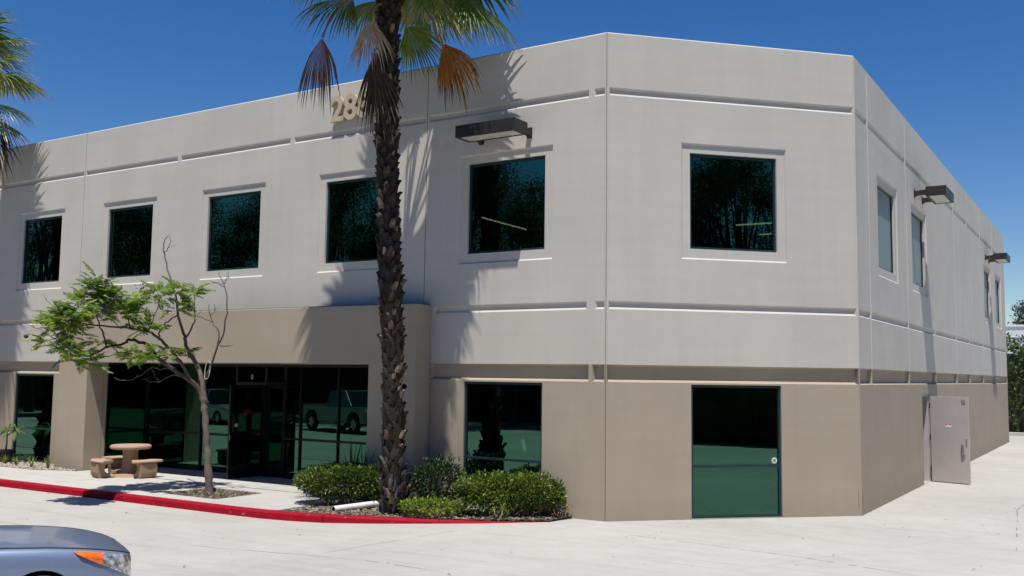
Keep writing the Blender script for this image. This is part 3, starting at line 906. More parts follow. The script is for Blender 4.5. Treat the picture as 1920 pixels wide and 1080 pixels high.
l2['label'] = 'farthest bronze box wall light, near the rear end of the side wall'
for l in (l1, l2): l['group'] = 'box wall lights'

# ---------------------------------------------------------------- palms
GRAV = V(0, 0, -1)
def frond(parent, crown, Hs, D, N, L, spread, nseg, droop, fold, mats, name='frond', split=.5, mid=None, label=None, pr=.022, off=0):
    Hs = Vector(Hs); crown = Vector(crown)
    D = Vector(D).normalized(); N = Vector(N); N = (N - D * N.dot(D)).normalized(); Sd = D.cross(N)
    mb = MB()
    mid = Vector(mid) if mid else (crown + Hs) / 2 + V(0, 0, .28 * (Hs - crown).length)
    pts = []
    for i in range(9):
        t = i / 8
        pts.append(crown * (1 - t) ** 2 + mid * 2 * t * (1 - t) + Hs * t * t)
    mb.tube(pts, [pr * (1.25 - .6 * i / 8) for i in range(9)], 6, 1)
    us = [.03, .2, .36, .5, .62, .74, .87, 1.0]
    for i in range(nseg):
        th = -spread + 2 * spread * (i + .5) / nseg; dth = 2 * spread / nseg
        Lt = L * (1 - .28 * (th / max(spread, .1)) ** 2); th += off
        Lt *= random.uniform(.86, 1.06) if name == 'frond' else random.uniform(.78, 1.1)
        d = (D * math.cos(th) + Sd * math.sin(th) - N * fold * abs(math.sin(th))).normalized()
        sd = (Sd * math.cos(th) - D * math.sin(th))
        nn = d.cross(sd).normalized()
        p = Hs.copy(); rows = []
        dr_ = droop * random.uniform(.6, 1.5); jit = V(random.uniform(-1, 1), random.uniform(-1, 1), random.uniform(-1, 1)) * .10
        pu = 0
        cur = d.copy()
        for u in us:
            k = max(0, u - .38)
            cur = (d + GRAV * dr_ * k * 1.9 + jit * max(0, u - split) * 2).normalized()
            p = p + cur * Lt * (u - pu); pu = u
            hw = Lt * min(u, split) * math.tan(dth / 2) * 1.04
            if u > split: hw *= max(.04, (1 - u) / (1 - split)) ** .8
            rows.append((p - sd * hw, p + nn * hw * .55, p + sd * hw))
        for (a, b), u in zip(zip(rows, rows[1:]), us[1:]):
            mi = 2 if (u > .95 and random.random() < .8) or (u > .85 and random.random() < .3) else 0
            mb.face([a[0], a[1], b[1], b[0]], mi); mb.face([a[1], a[2], b[2], b[1]], mi)
    o = mb.build(name, mats, parent)
    if label: o['label'] = label
    return o

RV = V(.8487, .5289, 0); BV = V(.5289, -.8487, 0)     # along / towards the street front seen obliquely
def boot_mesh(k, mat, strap=False):
    mb = MB()
    w = random.uniform(.055, .085); h = random.uniform(.15, .24); tip = random.uniform(.02, .06)
    if strap: w = random.uniform(.03, .05); h = random.uniform(.20, .34); tip = random.uniform(.03, .15)
    rows = []
    for t in (0, .35, .7, 1):
        ww = w * (1 - .55 * t) * (1 + .25 * math.sin(t * 3)); y = -.03 + (.045 + tip * t ** 2) ; z = h * t
        rows.append([V(-ww, y - .02, z), V(-ww * .4, y + .014, z), V(ww * .4, y + .014, z), V(ww, y - .02, z)])
    # notch at the tip
    rows[-1][1].z -= h * .10 * random.random(); rows[-1][2].z -= h * .22 * random.random()
    for a, b in zip(rows, rows[1:]):
        for i in range(3): mb.face([a[i], a[i + 1], b[i + 1], b[i]])
    a, b = rows[-1], [p + V(0, -.03, -.015) for p in rows[-1]]
    for i in range(3): mb.face([a[i], a[i + 1], b[i + 1], b[i]])
    c, = [[p + V(0, -.025, -.04) for p in rows[1]]]
    for i in range(3): mb.face([b[i], b[i + 1], c[i + 1], c[i]])
    return mb.mesh('leaf_base', mat)

def palm_trunk(root, base, top, boots, max_obj):
    base = Vector(base); top = Vector(top)
    Hh = top.z - base.z
    def cen(t): return base.lerp(top, t) + V(.03 * math.sin(t * 7), .03 * math.cos(t * 5), 0)
    def rad(t):
        z = t * Hh
        r = .168 + .012 * math.sin(z * 2.1) + .006 * math.sin(z * 5.3)
        if z < 1.0: r += .075 * (1 - z) ** 1.3
        if t > .93: r += .0
        return r
    n = 60
    mb = MB(); mb.tube([cen(i / n) for i in range(n + 1)], [rad(i / n) * random.uniform(.97, 1.04) for i in range(n + 1)], 16)
    mb.build('trunk', M_PTRUNK, root, smooth=True)
    ms = [boot_mesh(k, M_BOOT if k < 9 else M_BOOTT) for k in range(10)]; st_ = [boot_mesh(k, M_STRAP, True) for k in range(5)]
    place = []
    z = .06; row = 0
    while z < Hh - .15:
        t = z / Hh
        nper = 7
        for k in range(nper):
            a = 2 * PI * (k + .5 * (row % 2)) / nper + random.uniform(-.18, .18) + row * .06
            zz = z + random.uniform(-.03, .03)
            if random.random() < .1: continue
            place.append((a, zz, random.choice(ms), random.uniform(.65, 1.25), random.uniform(-.4, .4)))
        z += .118; row += 1
    for k in range(46):
        place.append((random.uniform(0, 2 * PI), random.uniform(.0, .85), random.choice(st_), random.uniform(.7, 1.2), random.uniform(-.35, .35)))
    mats_ = []
    q = Vector(root['_world'])
    for a, zz, me, sc, tw in place:
        t = zz / Hh
        d = V(math.sin(a), -math.cos(a), 0)   # outward
        p = cen(t) + d * (rad(t) - .012)
        yv = d; xv = V(yv.y, -yv.x, 0) * 1.0
        R = Matrix((xv, yv, V(0, 0, 1))).transposed()
        R = R @ Matrix.Rotation(tw, 3, 'Y') @ Matrix.Rotation(random.uniform(-.16, .08), 3, 'X')
        m4 = (R * sc).to_4x4(); m4.translation = p - q
        facing = d.dot(V(.53, -.85, 0)) + (.6 if me in st_ else 0)
        mats_.append((facing, m4, me))
    mats_.sort(key=lambda x: -x[0])
    for f, m4, me in mats_[:max_obj]:
        o = bpy.data.objects.new('leaf_base', me); C.objects.link(o); o.parent = root; o.matrix_local = m4
    mb = MB(); mm = []
    for f, m4, me in mats_[max_obj:]:
        n0 = len(mb.v)
        mb.v.extend([tuple(m4 @ v.co) for v in me.vertices])
        for pl in me.polygons: mb.f.append(tuple(n0 + i for i in pl.vertices)); mb.m.append(0 if me in ms else 1)
    if mb.v: mb.build('leaf_bases', [M_BOOT, M_STRAP], root, shift=(0, 0, 0), kind='stuff')

def crown_fronds(root, cr, spec_n, seed, rr=1.0, gap=False):
    rs = random.Random(seed)
    for k in range(spec_n):
        az = 2 * PI * k / spec_n + rs.uniform(-.3, .3)
        el = math.radians(rs.choice([0, 12, 25, 40, 55, 72]) + rs.uniform(-8, 8))
        d = V(math.cos(az) * math.cos(el), math.sin(az) * math.cos(el), math.sin(el))
        if gap and d.x < -.12 and d.y > -.5 and el < 1.15:
            d = V(d.x * .5, -.75, d.z).normalized()
        Hs = cr + d * rs.uniform(.85, 1.25) * rr + V(0, 0, .2)
        D = (d + GRAV * rs.uniform(.2, .55)).normalized()
        N = (V(0, 0, 1) * 1.0 + d * .1)
        frond(root, cr + V(0, 0, .1), Hs, D, N, rs.uniform(1.1, 1.4) * rr, rs.uniform(1.45, 1.9), 38, rs.uniform(.45, .95), .18, [M_FROND, M_PETIOLE, M_TIP], split=.62)

PB = V(-3.30, -1.50, .03); PTOP = V(-3.66, -1.50, 9.45)
palm = thing('palm_tree', 'tall fan palm with shaggy trunk and hanging dead fronds in front of the entrance', 'palm tree', tuple(PB))
palm_trunk(palm, PB, PTOP, 0, 300)
CR = PTOP + V(0, 0, .05)
def at(a, b, z): return V(CR.x, CR.y, 0) + RV * a + BV * b + V(0, 0, z)
GM = [M_FROND, M_PETIOLE, M_TIP]
# hanging dead fronds (visible one by one)
frond(palm, at(-.1, .05, 9.2), at(-1.10, .40, 8.28), RV * -.52 + BV * .12 + V(0, 0, -1), BV * .8 + RV * -.5, 1.40, .55, 26, 1.9, .5, [M_DEADBR, M_PETIOLE, M_DEADB], 'dead_frond', .62, at(-.75, .2, 9.35), 'dead brown frond hanging folded at the left of the crown', off=-.42)
frond(palm, at(-.05, .15, 9.0), at(-.27, .42, 8.58), RV * -.10 + BV * .35 + V(0, 0, -.9), BV * 1 + RV * -.35 + V(0, 0, .3), 1.05, .95, 30, 1.0, .55, [M_DEADT, M_PETIOLE, M_DEADT], 'dead_frond', .5, at(-.28, .3, 8.95), 'dead tan frond hanging against the trunk')
frond(palm, at(-.10, .12, 8.2), at(-.20, .30, 7.95), RV * .12 + BV * .12 + V(0, 0, -1), BV * 1 + RV * -.45, 1.55, .55, 26, .6, .6, [M_DEADB, M_PETIOLE, M_DEADT], 'dead_frond', .55, at(-.22, .3, 8.15), 'dead dark brown frond lying down the trunk')
frond(palm, at(-.02, .15, 8.4), at(-.16, .28, 8.1), RV * -.02 + BV * .10 + V(0, 0, -1), BV * 1, 1.5, .40, 18, .6, .6, [M_DEADB, M_PETIOLE, M_DEADT], 'dead_frond', .5, at(-.1, .3, 8.3))
frond(palm, at(.1, .05, 9.15), at(1.03, .35, 8.22), RV * .50 + BV * .10 + V(0, 0, -1), BV * .9 + RV * -.25 + V(0, 0, .1), 1.30, .74, 34, .9, .42, [M_DEADO, M_PETIOLE, M_DEADB], 'dead_frond', .60, at(.65, .2, 9.25), 'dead orange-brown frond hanging at the right of the crown')
# green fronds that reach into the picture
frond(palm, at(-.1, -.1, 9.4), at(-.66, -.15, 9.20), RV * -1 + BV * .35 + V(0, 0, -.22), V(0, 0, 1) + BV * .75, 1.35, 1.45, 42, 1.35, .3, GM)
frond(palm, at(-.1, .1, 9.5), at(-.95, .5, 9.40), RV * -1 + BV * .5 + V(0, 0, -.45), V(0, 0, 1) + BV * -.2, 1.05, 1.3, 36, 1.1, .3, [M_FRONDY, M_PETIOLE, M_TIP])
frond(palm, at(-.1, -.2, 9.4), at(-.35, -.85, 9.45), RV * -.6 + BV * -1 + V(0, 0, -.35), V(0, 0, 1), 1.1, 1.3, 34, 1.0, .3, GM)
frond(palm, at(.1, 0, 9.4), at(1.38, .0, 9.22), RV * 1 + BV * .15 + V(0, 0, -.66), V(0, 0, .75) + RV * .6 + BV * .35, 1.6, 1.35, 42, .75, .28, GM)
frond(palm, at(.1, .1, 9.4), at(.72, .55, 9.22), RV * .9 + BV * .35 + V(0, 0, -.95), V(0, 0, .6) + RV * .8 + BV * .5, 1.5, 1.15, 38, .7, .32, GM)
frond(palm, at(.1, -.3, 9.3), at(.25, -.85, 8.95), RV * .75 + BV * -.35 + V(0, 0, -.85), BV * 1 + V(0, 0, .35), 1.15, 1.05, 32, .6, .3, [M_FRONDY, M_PETIOLE, M_TIP])
frond(palm, at(.1, -.1, 9.4), at(.95, -.6, 9.5), RV * 1 + BV * -.3 + V(0, 0, -.25), V(0, 0, 1), 1.25, 1.35, 36, 1.0, .3, GM)
crown_fronds(palm, CR, 30, 3, 1.15, True)
# split dry leaf stubs just under the crown
mb = MB()
for k in range(26):
    a = random.uniform(0, 2 * PI); z = random.uniform(8.7, 9.5); d = V(math.cos(a), math.sin(a), 0)
    c0 = V(CR.x, CR.y, z) + d * .16
    mb.tube([c0, c0 + d * .06 + V(0, 0, .12), c0 + d * .16 + V(0, 0, .26)], [.045, .04, .02], 6)
mb.build('stalk_stubs', M_BOOT, palm, kind='stuff')

P2 = V(-18.05, -1.5, .03); P2T = V(-18.05, -1.5, 9.55)
palm2 = thing('palm_tree', 'second fan palm at the left edge of the picture, only its crown showing', 'palm tree', tuple(P2))
palm_trunk(palm2, P2, P2T, 0, 0)
CR = P2T + V(0, 0, .05)
crown_fronds(palm2, CR, 14, 11, 1.1)
rs = random.Random(5)
for a, z, el in ((1.2, 9.9, .15), (1.25, 9.2, -.25), (1.15, 8.8, -.35), (1.0, 10.2, .3)):
    frond(palm2, at(.1, 0, 9.3), at(a * .9, .2, z), RV * 1 + BV * .15 + V(0, 0, el), V(0, 0, 1) + BV * .2, 1.35, 1.25, 36, .8, .3, GM)
frond(palm2, at(.1, 0, 9.0), at(1.12, .2, 8.5), RV * .35 + V(0, 0, -1), BV * .8 + RV * -.5, 1.5, .7, 28, .7, .5, [M_DEADB, M_PETIOLE, M_DEADO], 'dead_frond', .5, at(.7, 0, 8.9), 'dead brown frond hanging below the second crown')
frond(palm2, at(.1, 0, 9.1), at(.55, .3, 8.5), RV * .25 + V(0, 0, -1), BV * .9, 1.3, .8, 28, .7, .5, [M_DEADT, M_PETIOLE, M_DEADB], 'dead_frond', .5, at(.5, 0, 9.0))
frond(palm2, at(.1, 0, 9.2), at(1.25, .1, 8.85), RV * .28 + V(0, 0, -1), BV * .8 + RV * -.5, 1.45, .6, 26, 1.0, .5, [M_DEADBR, M_PETIOLE, M_DEADB], 'dead_frond', .55, at(.8, 0, 9.6), 'dead red-brown frond hanging over the roof edge')
for a, b in ((-1, .3), (-.5, -.6), (-.8, 0)):
    frond(palm2, at(-.1, 0, 9.1), at(a, b, 8.4), RV * a + V(0, 0, -.9), BV * .5 + RV * -.5, 1.4, .8, 28, .8, .5, [M_DEADB, M_PETIOLE, M_DEADO], 'dead_frond', .5)

# ---------------------------------------------------------------- small feathery tree in the square well
BR = {
'a': ([[-8.03, -1.57, 1.78], [-8.15, -1.57, 1.99], [-8.27, -1.74, 2.22], [-8.43, -1.99, 2.41], [-8.58, -2.24, 2.64], [-8.7, -2.43, 2.89], [-8.85, -2.71, 2.99], [-8.89, -2.81, 2.92], [-9.04, -3.14, 2.81], [-9.13, -3.39, 2.68], [-9.23, -3.64, 2.74]], .058, .014),
'b': ([[-8.27, -1.74, 2.22], [-8.33, -1.82, 2.45], [-8.45, -1.99, 2.72], [-8.59, -2.21, 3.0], [-8.71, -2.43, 3.16], [-8.86, -2.71, 3.21], [-9.03, -3.06, 3.23], [-9.17, -3.36, 3.25], [-9.24, -3.56, 3.23]], .042, .011),
'c': ([[-8.02, -1.57, 1.76], [-8.04, -1.57, 1.83], [-8.08, -1.57, 2.13], [-8.19, -1.57, 2.39], [-8.4, -1.57, 2.65], [-8.62, -1.57, 2.89], [-8.65, -1.57, 3.06], [-8.73, -1.57, 3.2], [-8.9, -1.57, 3.54], [-9.01, -1.57, 3.93], [-9.27, -1.57, 4.45], [-9.38, -1.57, 4.74], [-9.45, -1.57, 5.02], [-9.32, -1.57, 5.19]], .065, .007),
'd': ([[-8.01, -1.57, 1.80], [-8.03, -1.57, 2.19], [-7.9, -1.57, 2.45], [-7.73, -1.57, 2.82], [-7.56, -1.57, 3.14], [-7.47, -1.57, 3.64], [-7.55, -1.57, 4.04], [-7.77, -1.57, 4.35]], .034, .007),
'c2': ([[-8.65, -1.57, 3.06], [-8.44, -1.57, 3.33], [-8.41, -1.57, 3.59], [-8.47, -1.57, 4.15]], .02, .006),
'c3': ([[-8.46, -1.93, 3.51], [-8.57, -2.14, 3.34], [-8.61, -2.24, 3.13], [-8.61, -2.26, 3.0]], .012, .016),
'c3b': ([[-8.9, -1.57, 3.54], [-8.7, -1.72, 3.50], [-8.46, -1.93, 3.51]], .016, .012),
'c4': ([[-9.43, -1.57, 4.83], [-9.26, -1.57, 4.96], [-9.23, -1.57, 5.09]], .009, .005),
'd2': ([[-7.69, -1.57, 2.92], [-7.7, -1.57, 3.19], [-7.9, -1.57, 3.38], [-7.99, -1.57, 3.72]], .016, .006),
'd3': ([[-7.64, -1.57, 2.9], [-7.4, -1.57, 2.89], [-7.28, -1.57, 2.92]], .009, .005),
'd4': ([[-7.55, -1.57, 4.04], [-7.74, -1.57, 4.13], [-7.96, -1.57, 4.19]], .009, .005),
'd5': ([[-7.9, -1.57, 3.38], [-8.24, -1.57, 3.47], [-8.39, -1.57, 3.5]], .009, .005),
'd6': ([[-7.93, -1.57, 3.5], [-7.82, -1.57, 3.6], [-7.84, -1.57, 3.72]], .008, .004),
'd7': ([[-7.6, -1.57, 4.12], [-7.5, -1.57, 4.22], [-7.46, -1.57, 4.36]], .008, .004),
'e': ([[-8.27, -1.74, 2.22], [-8.43, -2.02, 2.32], [-8.54, -2.24, 2.18], [-8.69, -2.51, 2.24]], .014, .007),
'e2': ([[-8.54, -2.24, 2.18], [-8.6, -2.32, 2.34], [-8.64, -2.38, 2.48]], .009, .006),
'e3': ([[-8.41, -1.96, 2.46], [-8.56, -2.23, 2.43], [-8.64, -2.38, 2.45], [-8.74, -2.59, 2.28], [-8.84, -2.81, 2.2], [-8.92, -2.98, 2.26]], .012, .006),
'g': ([[-9.02, -3.1, 2.83], [-9.08, -3.19, 3.14], [-9.14, -3.26, 3.44], [-9.13, -3.19, 3.76], [-9.11, -3.1, 4.02]], .017, .007),
'g2': ([[-9.14, -3.26, 3.44], [-9.27, -3.54, 3.58], [-9.34, -3.8, 3.32]], .012, .006),
'g3': ([[-8.86, -2.71, 3.21], [-8.9, -2.75, 3.47], [-8.87, -2.66, 3.68]], .014, .007),
'g4': ([[-8.71, -2.43, 3.16], [-8.68, -2.31, 3.49], [-8.65, -2.23, 3.86]], .014, .007),
'g5': ([[-9.23, -3.64, 2.74], [-9.34, -3.89, 2.92], [-9.42, -4.11, 3.06]], .012, .006),
'g6': ([[-9.18, -3.39, 3.25], [-9.34, -3.8, 3.32], [-9.41, -4.02, 3.21]], .011, .006),
'g7': ([[-8.45, -1.99, 2.72], [-8.62, -2.31, 2.68], [-8.78, -2.62, 2.67]], .014, .007),
'g8': ([[-8.26, -1.68, 2.65], [-8.36, -1.83, 2.75], [-8.46, -2.01, 2.77]], .012, .007),
'g9': ([[-9.01, -1.57, 3.93], [-8.75, -1.57, 4.03], [-8.43, -1.57, 3.98]], .012, .006),
'h': ([[-9.31, -3.71, 3.32], [-9.39, -3.89, 3.51], [-9.47, -4.08, 3.66]], .008, .004),
'i': ([[-9.42, -4.11, 3.06], [-9.5, -4.3, 3.17], [-9.6, -4.42, 3.22]], .007, .003),
}
jt = thing('jacaranda_tree', 'slender leaning tree with feathery leaves and bare twigs in the square planting hole', 'tree', (-7.76, -1.57, .03))
def smooth_path(p, n=4):
    p = [Vector(q) for q in p]; out = []
    for i in range(len(p) - 1):
        p0 = p[max(i - 1, 0)]; p1 = p[i]; p2 = p[i + 1]; p3 = p[min(i + 2, len(p) - 1)]
        for k in range(n):
            t = k / n
            out.append(.5 * ((2 * p1) + (p2 - p0) * t + (2 * p0 - 5 * p1 + 4 * p2 - p3) * t * t + (3 * p1 - p0 - 3 * p2 + p3) * t ** 3))
    out.append(p[-1]); return out
def wob(p, s): return [q + V(random.gauss(0, s), random.gauss(0, s), random.gauss(0, s)) if 0 < i < len(p) - 1 else q for i, q in enumerate(p)]
mb = MB()
tp = smooth_path([(-7.76, -1.57, -.1), (-7.77, -1.57, .05), (-7.84, -1.57, .6), (-7.9, -1.57, 1.01), (-7.97, -1.57, 1.47), (-8.02, -1.57, 1.76), (-8.05, -1.57, 1.92)], 5)
n = len(tp)
mb.tube(wob(tp, .006), [(0.090 - .030 * min(1, i / n * 2.2) + (.045 * max(0, 1 - i / 5)) + .008 * math.sin(i * 1.7)) for i in range(n)], 14)
for k in ('a', 'b', 'c', 'd'):
    p, r0, r1 = BR[k]
    q = wob(smooth_path(p, 4), .008)
    mb.tube(q, [r0 + (r1 - r0) * (i / (len(q) - 1)) ** .75 for i in range(len(q))], 9, 0 if k != 'd' else 1)
mb.build('trunk', [M_JBARK, M_JTWIG], jt, smooth=True)
for k, (p, r0, r1) in BR.items():
    if k in 'abcd': continue
    mb = MB()
    q = wob(smooth_path(p, 4), .010)
    mb.tube(q, [r0 + (r1 - r0) * (i / (len(q) - 1)) for i in range(len(q))], 6)
    # side twiglets
    for _ in range(2):
        b = q[random.randrange(2, len(q))]; d = V(random.gauss(0, 1), random.gauss(0, 1), random.gauss(.3, 1)).normalized()
        L = random.uniform(.06, .22)
        mb.tube([b, b + d * L * .5 + V(0, 0, .01), b + d * L + V(0, 0, .03)], [.005, .004, .002], 4)
    mb.build('branch', M_JTWIG, jt, smooth=True)
mb = MB()
loop = [V(-7.93 + .07 * math.cos(t) * 1, -1.60 + .03 * math.sin(t), 2.42 + .19 * math.sin(t) + .02 * math.sin(3 * t)) for t in [i * 2 * PI / 20 for i in range(21)]]
mb.tube(loop, .008, 6); mb.build('tie', simple('pale_tree_tie', (.45, .42, .38), .6), jt, smooth=True)
def jleaf(seed):
    rs = random.Random(seed)
    mb = MB()
    L = rs.uniform(.26, .38); n = rs.randint(10, 13)
    dr_ = rs.uniform(.5, 1.1); cv = rs.uniform(-.3, .3)
    pts = []; p = V(0, 0, 0)
    for i in range(n + 1):
        t = i / n
        d = V(1, cv * t, .35 - dr_ * t).normalized()
        pts.append((p.copy(), d)); p = p + d * L / n
    mb.tube([q[0] for q in pts], [.004 * (1 - .6 * i / n) for i in range(n + 1)], 4, 1, False)
    for i in range(1, n + 1):
        q, d = pts[i]; t = i / n
        ll = (.085 * math.sin(PI * min(1, t * .85 + .16)) + .015) * rs.uniform(.85, 1.15)
        sd = V(-d.y, d.x, 0).normalized()
        for s in (-1, 1):
            e = (sd * s * .86 + d * .5 + V(0, 0, rs.uniform(-.35, .05))).normalized()
            w = d * .0175
            a = q + e * .006
            m1 = a + e * ll * .5 + V(0, 0, .006); m2 = a + e * ll + V(0, 0, -.006)
            mb.face([a - w * .5, a + w * .5, m1 + w, m1 - w]); mb.face([m1 - w, m1 + w, m2 + w * .3, m2 - w * .3])
    e = pts[-1]
    mb.face([e[0], e[0] + e[1] * .03 + V(0, .008, 0), e[0] + e[1] * .05, e[0] + e[1] * .03 - V(0, .008, 0)])
    return mb.mesh('leaf', [M_JLEAF, M_JTWIG])
JL = [jleaf(k) for k in range(6)]
CL = [(-9.19, -3.28, 3.96, 0.28, 24), (-9.07, -3.06, 3.76, 0.3, 22), (-9.22, -3.41, 3.74, 0.27, 14), (-8.82, -3.84, 3.5, 0.27, 15), (-8.89, -4.1, 3.29, 0.35, 26), (-9.4, -4.02, 3.16, 0.26, 14), (-9.29, -3.71, 3.1, 0.3, 12), (-9.4, -4.08, 2.91, 0.2, 7), (-8.81, -4.01, 2.72, 0.28, 18), (-9.18, -3.54, 2.63, 0.26, 10), (-9.1, -3.35, 2.49, 0.2, 9), (-9.51, -2.85, 3.5, 0.26, 10), (-8.97, -2.88, 3.46, 0.28, 18), (-9.31, -2.43, 3.66, 0.26, 16), (-8.83, -2.58, 3.71, 0.2, 8), (-8.85, -2.66, 3.29, 0.22, 7), (-8.71, -2.42, 3.23, 0.24, 10), (-9.04, -1.93, 3.97, 0.28, 16), (-8.5, -1.95, 3.99, 0.28, 13), (-8.34, -1.68, 3.93, 0.22, 8), (-8.5, -1.98, 3.63, 0.24, 8), (-8.8, -2.66, 2.67, 0.24, 14), (-8.41, -2.62, 2.61, 0.22, 9), (-8.49, -2.07, 2.73, 0.17, 7), (-8.33, -1.79, 2.75, 0.17, 7), (-9.07, -3.19, 2.94, 0.2, 4)]
rj = random.Random(21)
mbx = MB(); cnt = 0
JROOT = V(-7.76, -1.57, .03)
order = [(c, k) for c in CL for k in range(int(c[4] * 1.75))]
rj.shuffle(order)
for (x, y, z, r, n), k in order:
    d = V(rj.gauss(0, 1), rj.gauss(0, 1), rj.gauss(0.15, .7)).normalized()
    p = V(x, y, z) + d * r * rj.uniform(.05, .72)
    az = math.atan2(d.y, d.x) + rj.uniform(-.7, .7); pit = -math.asin(max(-1, min(1, d.z))) * .55 + rj.uniform(-.25, .3)
    e = Euler((rj.uniform(-.5, .5), pit, az), 'XYZ'); sc_ = rj.uniform(.72, 1.12); me = rj.choice(JL)
    if cnt < 300:
        o = bpy.data.objects.new('leaf', me); C.objects.link(o); o.parent = jt
        o.location = p - JROOT; o.rotation_euler = e; o.scale = (sc_, sc_, sc_)
    else:
        m4 = Matrix.LocRotScale(p - JROOT, e, V(sc_, sc_, sc_)); n0 = len(mbx.v)
        mbx.v.extend([tuple(m4 @ v.co) for v in me.vertices])
        for q in me.polygons: mbx.f.append(tuple(n0 + i for i in q.vertices)); mbx.m.append(q.material_index)
    cnt += 1
mbx.build('leaves', [M_JLEAF, M_JTWIG], jt, shift=(0, 0, 0), kind='stuff')
def flowers(c, r, n):
    mb = MB()
    for _ in range(n):
        p = Vector(c) + V(random.gauss(0, r), random.gauss(0, r), random.gauss(0, r * 1.2)); d = V(random.gauss(0, 1), random.gauss(0, 1), random.gauss(-.4, .7)).normalized()
        mb.tube([p, p + d * .02, p + d * .045], [.004, .010, .014], 5)
    return mb.build('flower_cluster', M_FLOWER, jt, kind='stuff')
flowers((-9.0, -3.2, 4.07), .06, 26); flowers((-8.98, -3.35, 3.58), .07, 34); flowers((-9.0, -3.25, 3.48), .05, 20); flowers((-9.15, -2.3, 4.08), .03, 10)
mb = MB(); mb.lathe([(.005, 0), (.035, .02), (.045, .045), (.035, .07), (.005, .085)], 12, 0, (-9.55, -4.4, 2.95)); mb.build('seed_pod', M_POD, jt, smooth=True)
mb = MB(); mb.tube([(-9.55, -4.4, 3.03), (-9.5, -4.3, 3.12), (-9.42, -4.11, 3.06)], .003, 4); mb.build('seed_stalk', M_JTWIG, jt)

# ---------------------------------------------------------------- shrubs
def leaf_quad(mb, p, d, n, L, W, m=0):
    s = d.cross(n)
    if s.length < 1e-4: s = d.orthogonal()
    s.normalize(); k = s.cross(d)
    a = p; b = p + d * L * .5 + s * W * .5 + k * L * .06; c = p + d * L - k * L * .1; e = p + d * L * .5 - s * W * .5 + k * L * .06
    mid = p + d * L * .5 - k * L * .03
    mb.face([a, b, c, mid], m); mb.face([a, mid, c, e], m)
def shrub(name, label, cat, base, axes, rx, ry, z0, z1, n, mat, leafL, flat=.25, group=None, stems=9, hole=.35, seed=1, dark=None, stemmat=None, kb=4.0):
    rs = random.Random(seed)
    r = thing(name, label, cat, base, 0, group)
    base = Vector(base); u, w = axes
    mb = MB(); zc = (z0 + z1) / 2; hz = (z1 - z0) / 2
    lumps = [(V(rs.gauss(0, 1), rs.gauss(0, 1), rs.gauss(0, 1)).normalized(), rs.uniform(-.22, .10)) for _ in range(26)]
    k = 0
    while k < n:
        d = V(rs.gauss(0, 1), rs.gauss(0, 1), rs.gauss(0, .9)).normalized()
        # super-ellipsoid: boxy clipped outline
        q = (abs(d.x) ** kb + abs(d.y) ** kb + abs(d.z) ** kb) ** (-1 / kb)
        lum = 1
        for ld, a in lumps:
            c = d.dot(ld)
            if c > .86: lum += a * (c - .86) / .14
        if lum < .84 and rs.random() < .6: continue
        depth = 1 - abs(rs.gauss(0, .16)) - (rs.random() < .25) * rs.uniform(0, .4)
        rr = q * lum * max(.15, depth)
        p = V(d.x * rr, d.y * rr, d.z * rr)
        if p.z < -.55 and rs.random() < hole: continue
        k += 1
        pos = base + u * (p.x * rx) + w * (p.y * ry) + V(0, 0, zc + p.z * hz)
        od = (u * d.x + w * d.y + V(0, 0, d.z + .35)).normalized()
        ld = (od + V(rs.gauss(0, .55), rs.gauss(0, .55), rs.gauss(0, .55))).normalized()
        nn = (V(0, 0, 1) + V(rs.gauss(0, .5), rs.gauss(0, .5), 0)).normalized()
        L = leafL * rs.uniform(.6, 1.25)
        leaf_quad(mb, pos, ld, nn, L, L * rs.uniform(.38, .55))
    # a few shoots that stick out
    for _ in range(n // 130):
        a = rs.uniform(0, 2 * PI); p0 = base + u * math.cos(a) * rx * rs.uniform(.2, .9) + w * math.sin(a) * ry * rs.uniform(.2, .9) + V(0, 0, z1 - .03)
        hgt = rs.uniform(.03, .12)
        for j in range(5):
            dd = V(rs.gauss(0, .6), rs.gauss(0, .6), .8).normalized()
            leaf_quad(mb, p0 + V(0, 0, hgt * j / 5), dd, V(0, 0, 1), leafL, leafL * .45)
    mb.build('foliage', mat, r, kind='stuff')
    mb = MB()
    for s in range(stems):
        a = rs.uniform(0, 2 * PI); b0 = base + u * rs.uniform(-.12, .12) * rx * 3 + w * rs.uniform(-.1, .1) + V(0, 0, -.05)
        e = base + u * math.cos(a) * rx * .75 + w * math.sin(a) * ry * .7 + V(0, 0, zc + hz * .3)
        m_ = b0.lerp(e, .45) + V(rs.gauss(0, .04), rs.gauss(0, .04), rs.uniform(0, .08))
        mb.tube(smooth_path([b0, m_, e], 3), [.016 - .0018 * i for i in range(7)], 5)
    mb.build('stems', stemmat or M_TWIG, r, smooth=True)
    return r
AXR = (RV, BV)
shrub('clipped_shrub', 'clipped flat-topped green shrub left of the palm trunk', 'shrub', (-4.66, -1.12, .02), AXR, .90, .55, .15, .66, 6500, M_SHRUB, .074, seed=2, stems=14)
shrub('clipped_shrub', 'clipped green shrub below the front window right of the palm', 'shrub', (-1.56, -.52, .01), AXR, .92, .42, .15, .68, 6000, M_SHRUB, .074, seed=3, stems=16)
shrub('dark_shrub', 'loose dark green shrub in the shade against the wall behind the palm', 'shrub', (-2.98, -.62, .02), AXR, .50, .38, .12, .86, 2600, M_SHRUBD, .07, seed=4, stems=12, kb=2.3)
shrub('low_shrub', 'low yellow-green shrub at the foot of the palm beside the red kerb', 'shrub', (-2.55, -1.42, .015), AXR, .56, .28, .05, .30, 1500, M_SHRUBY, .06, seed=5, stems=8, kb=2.2, hole=.1)
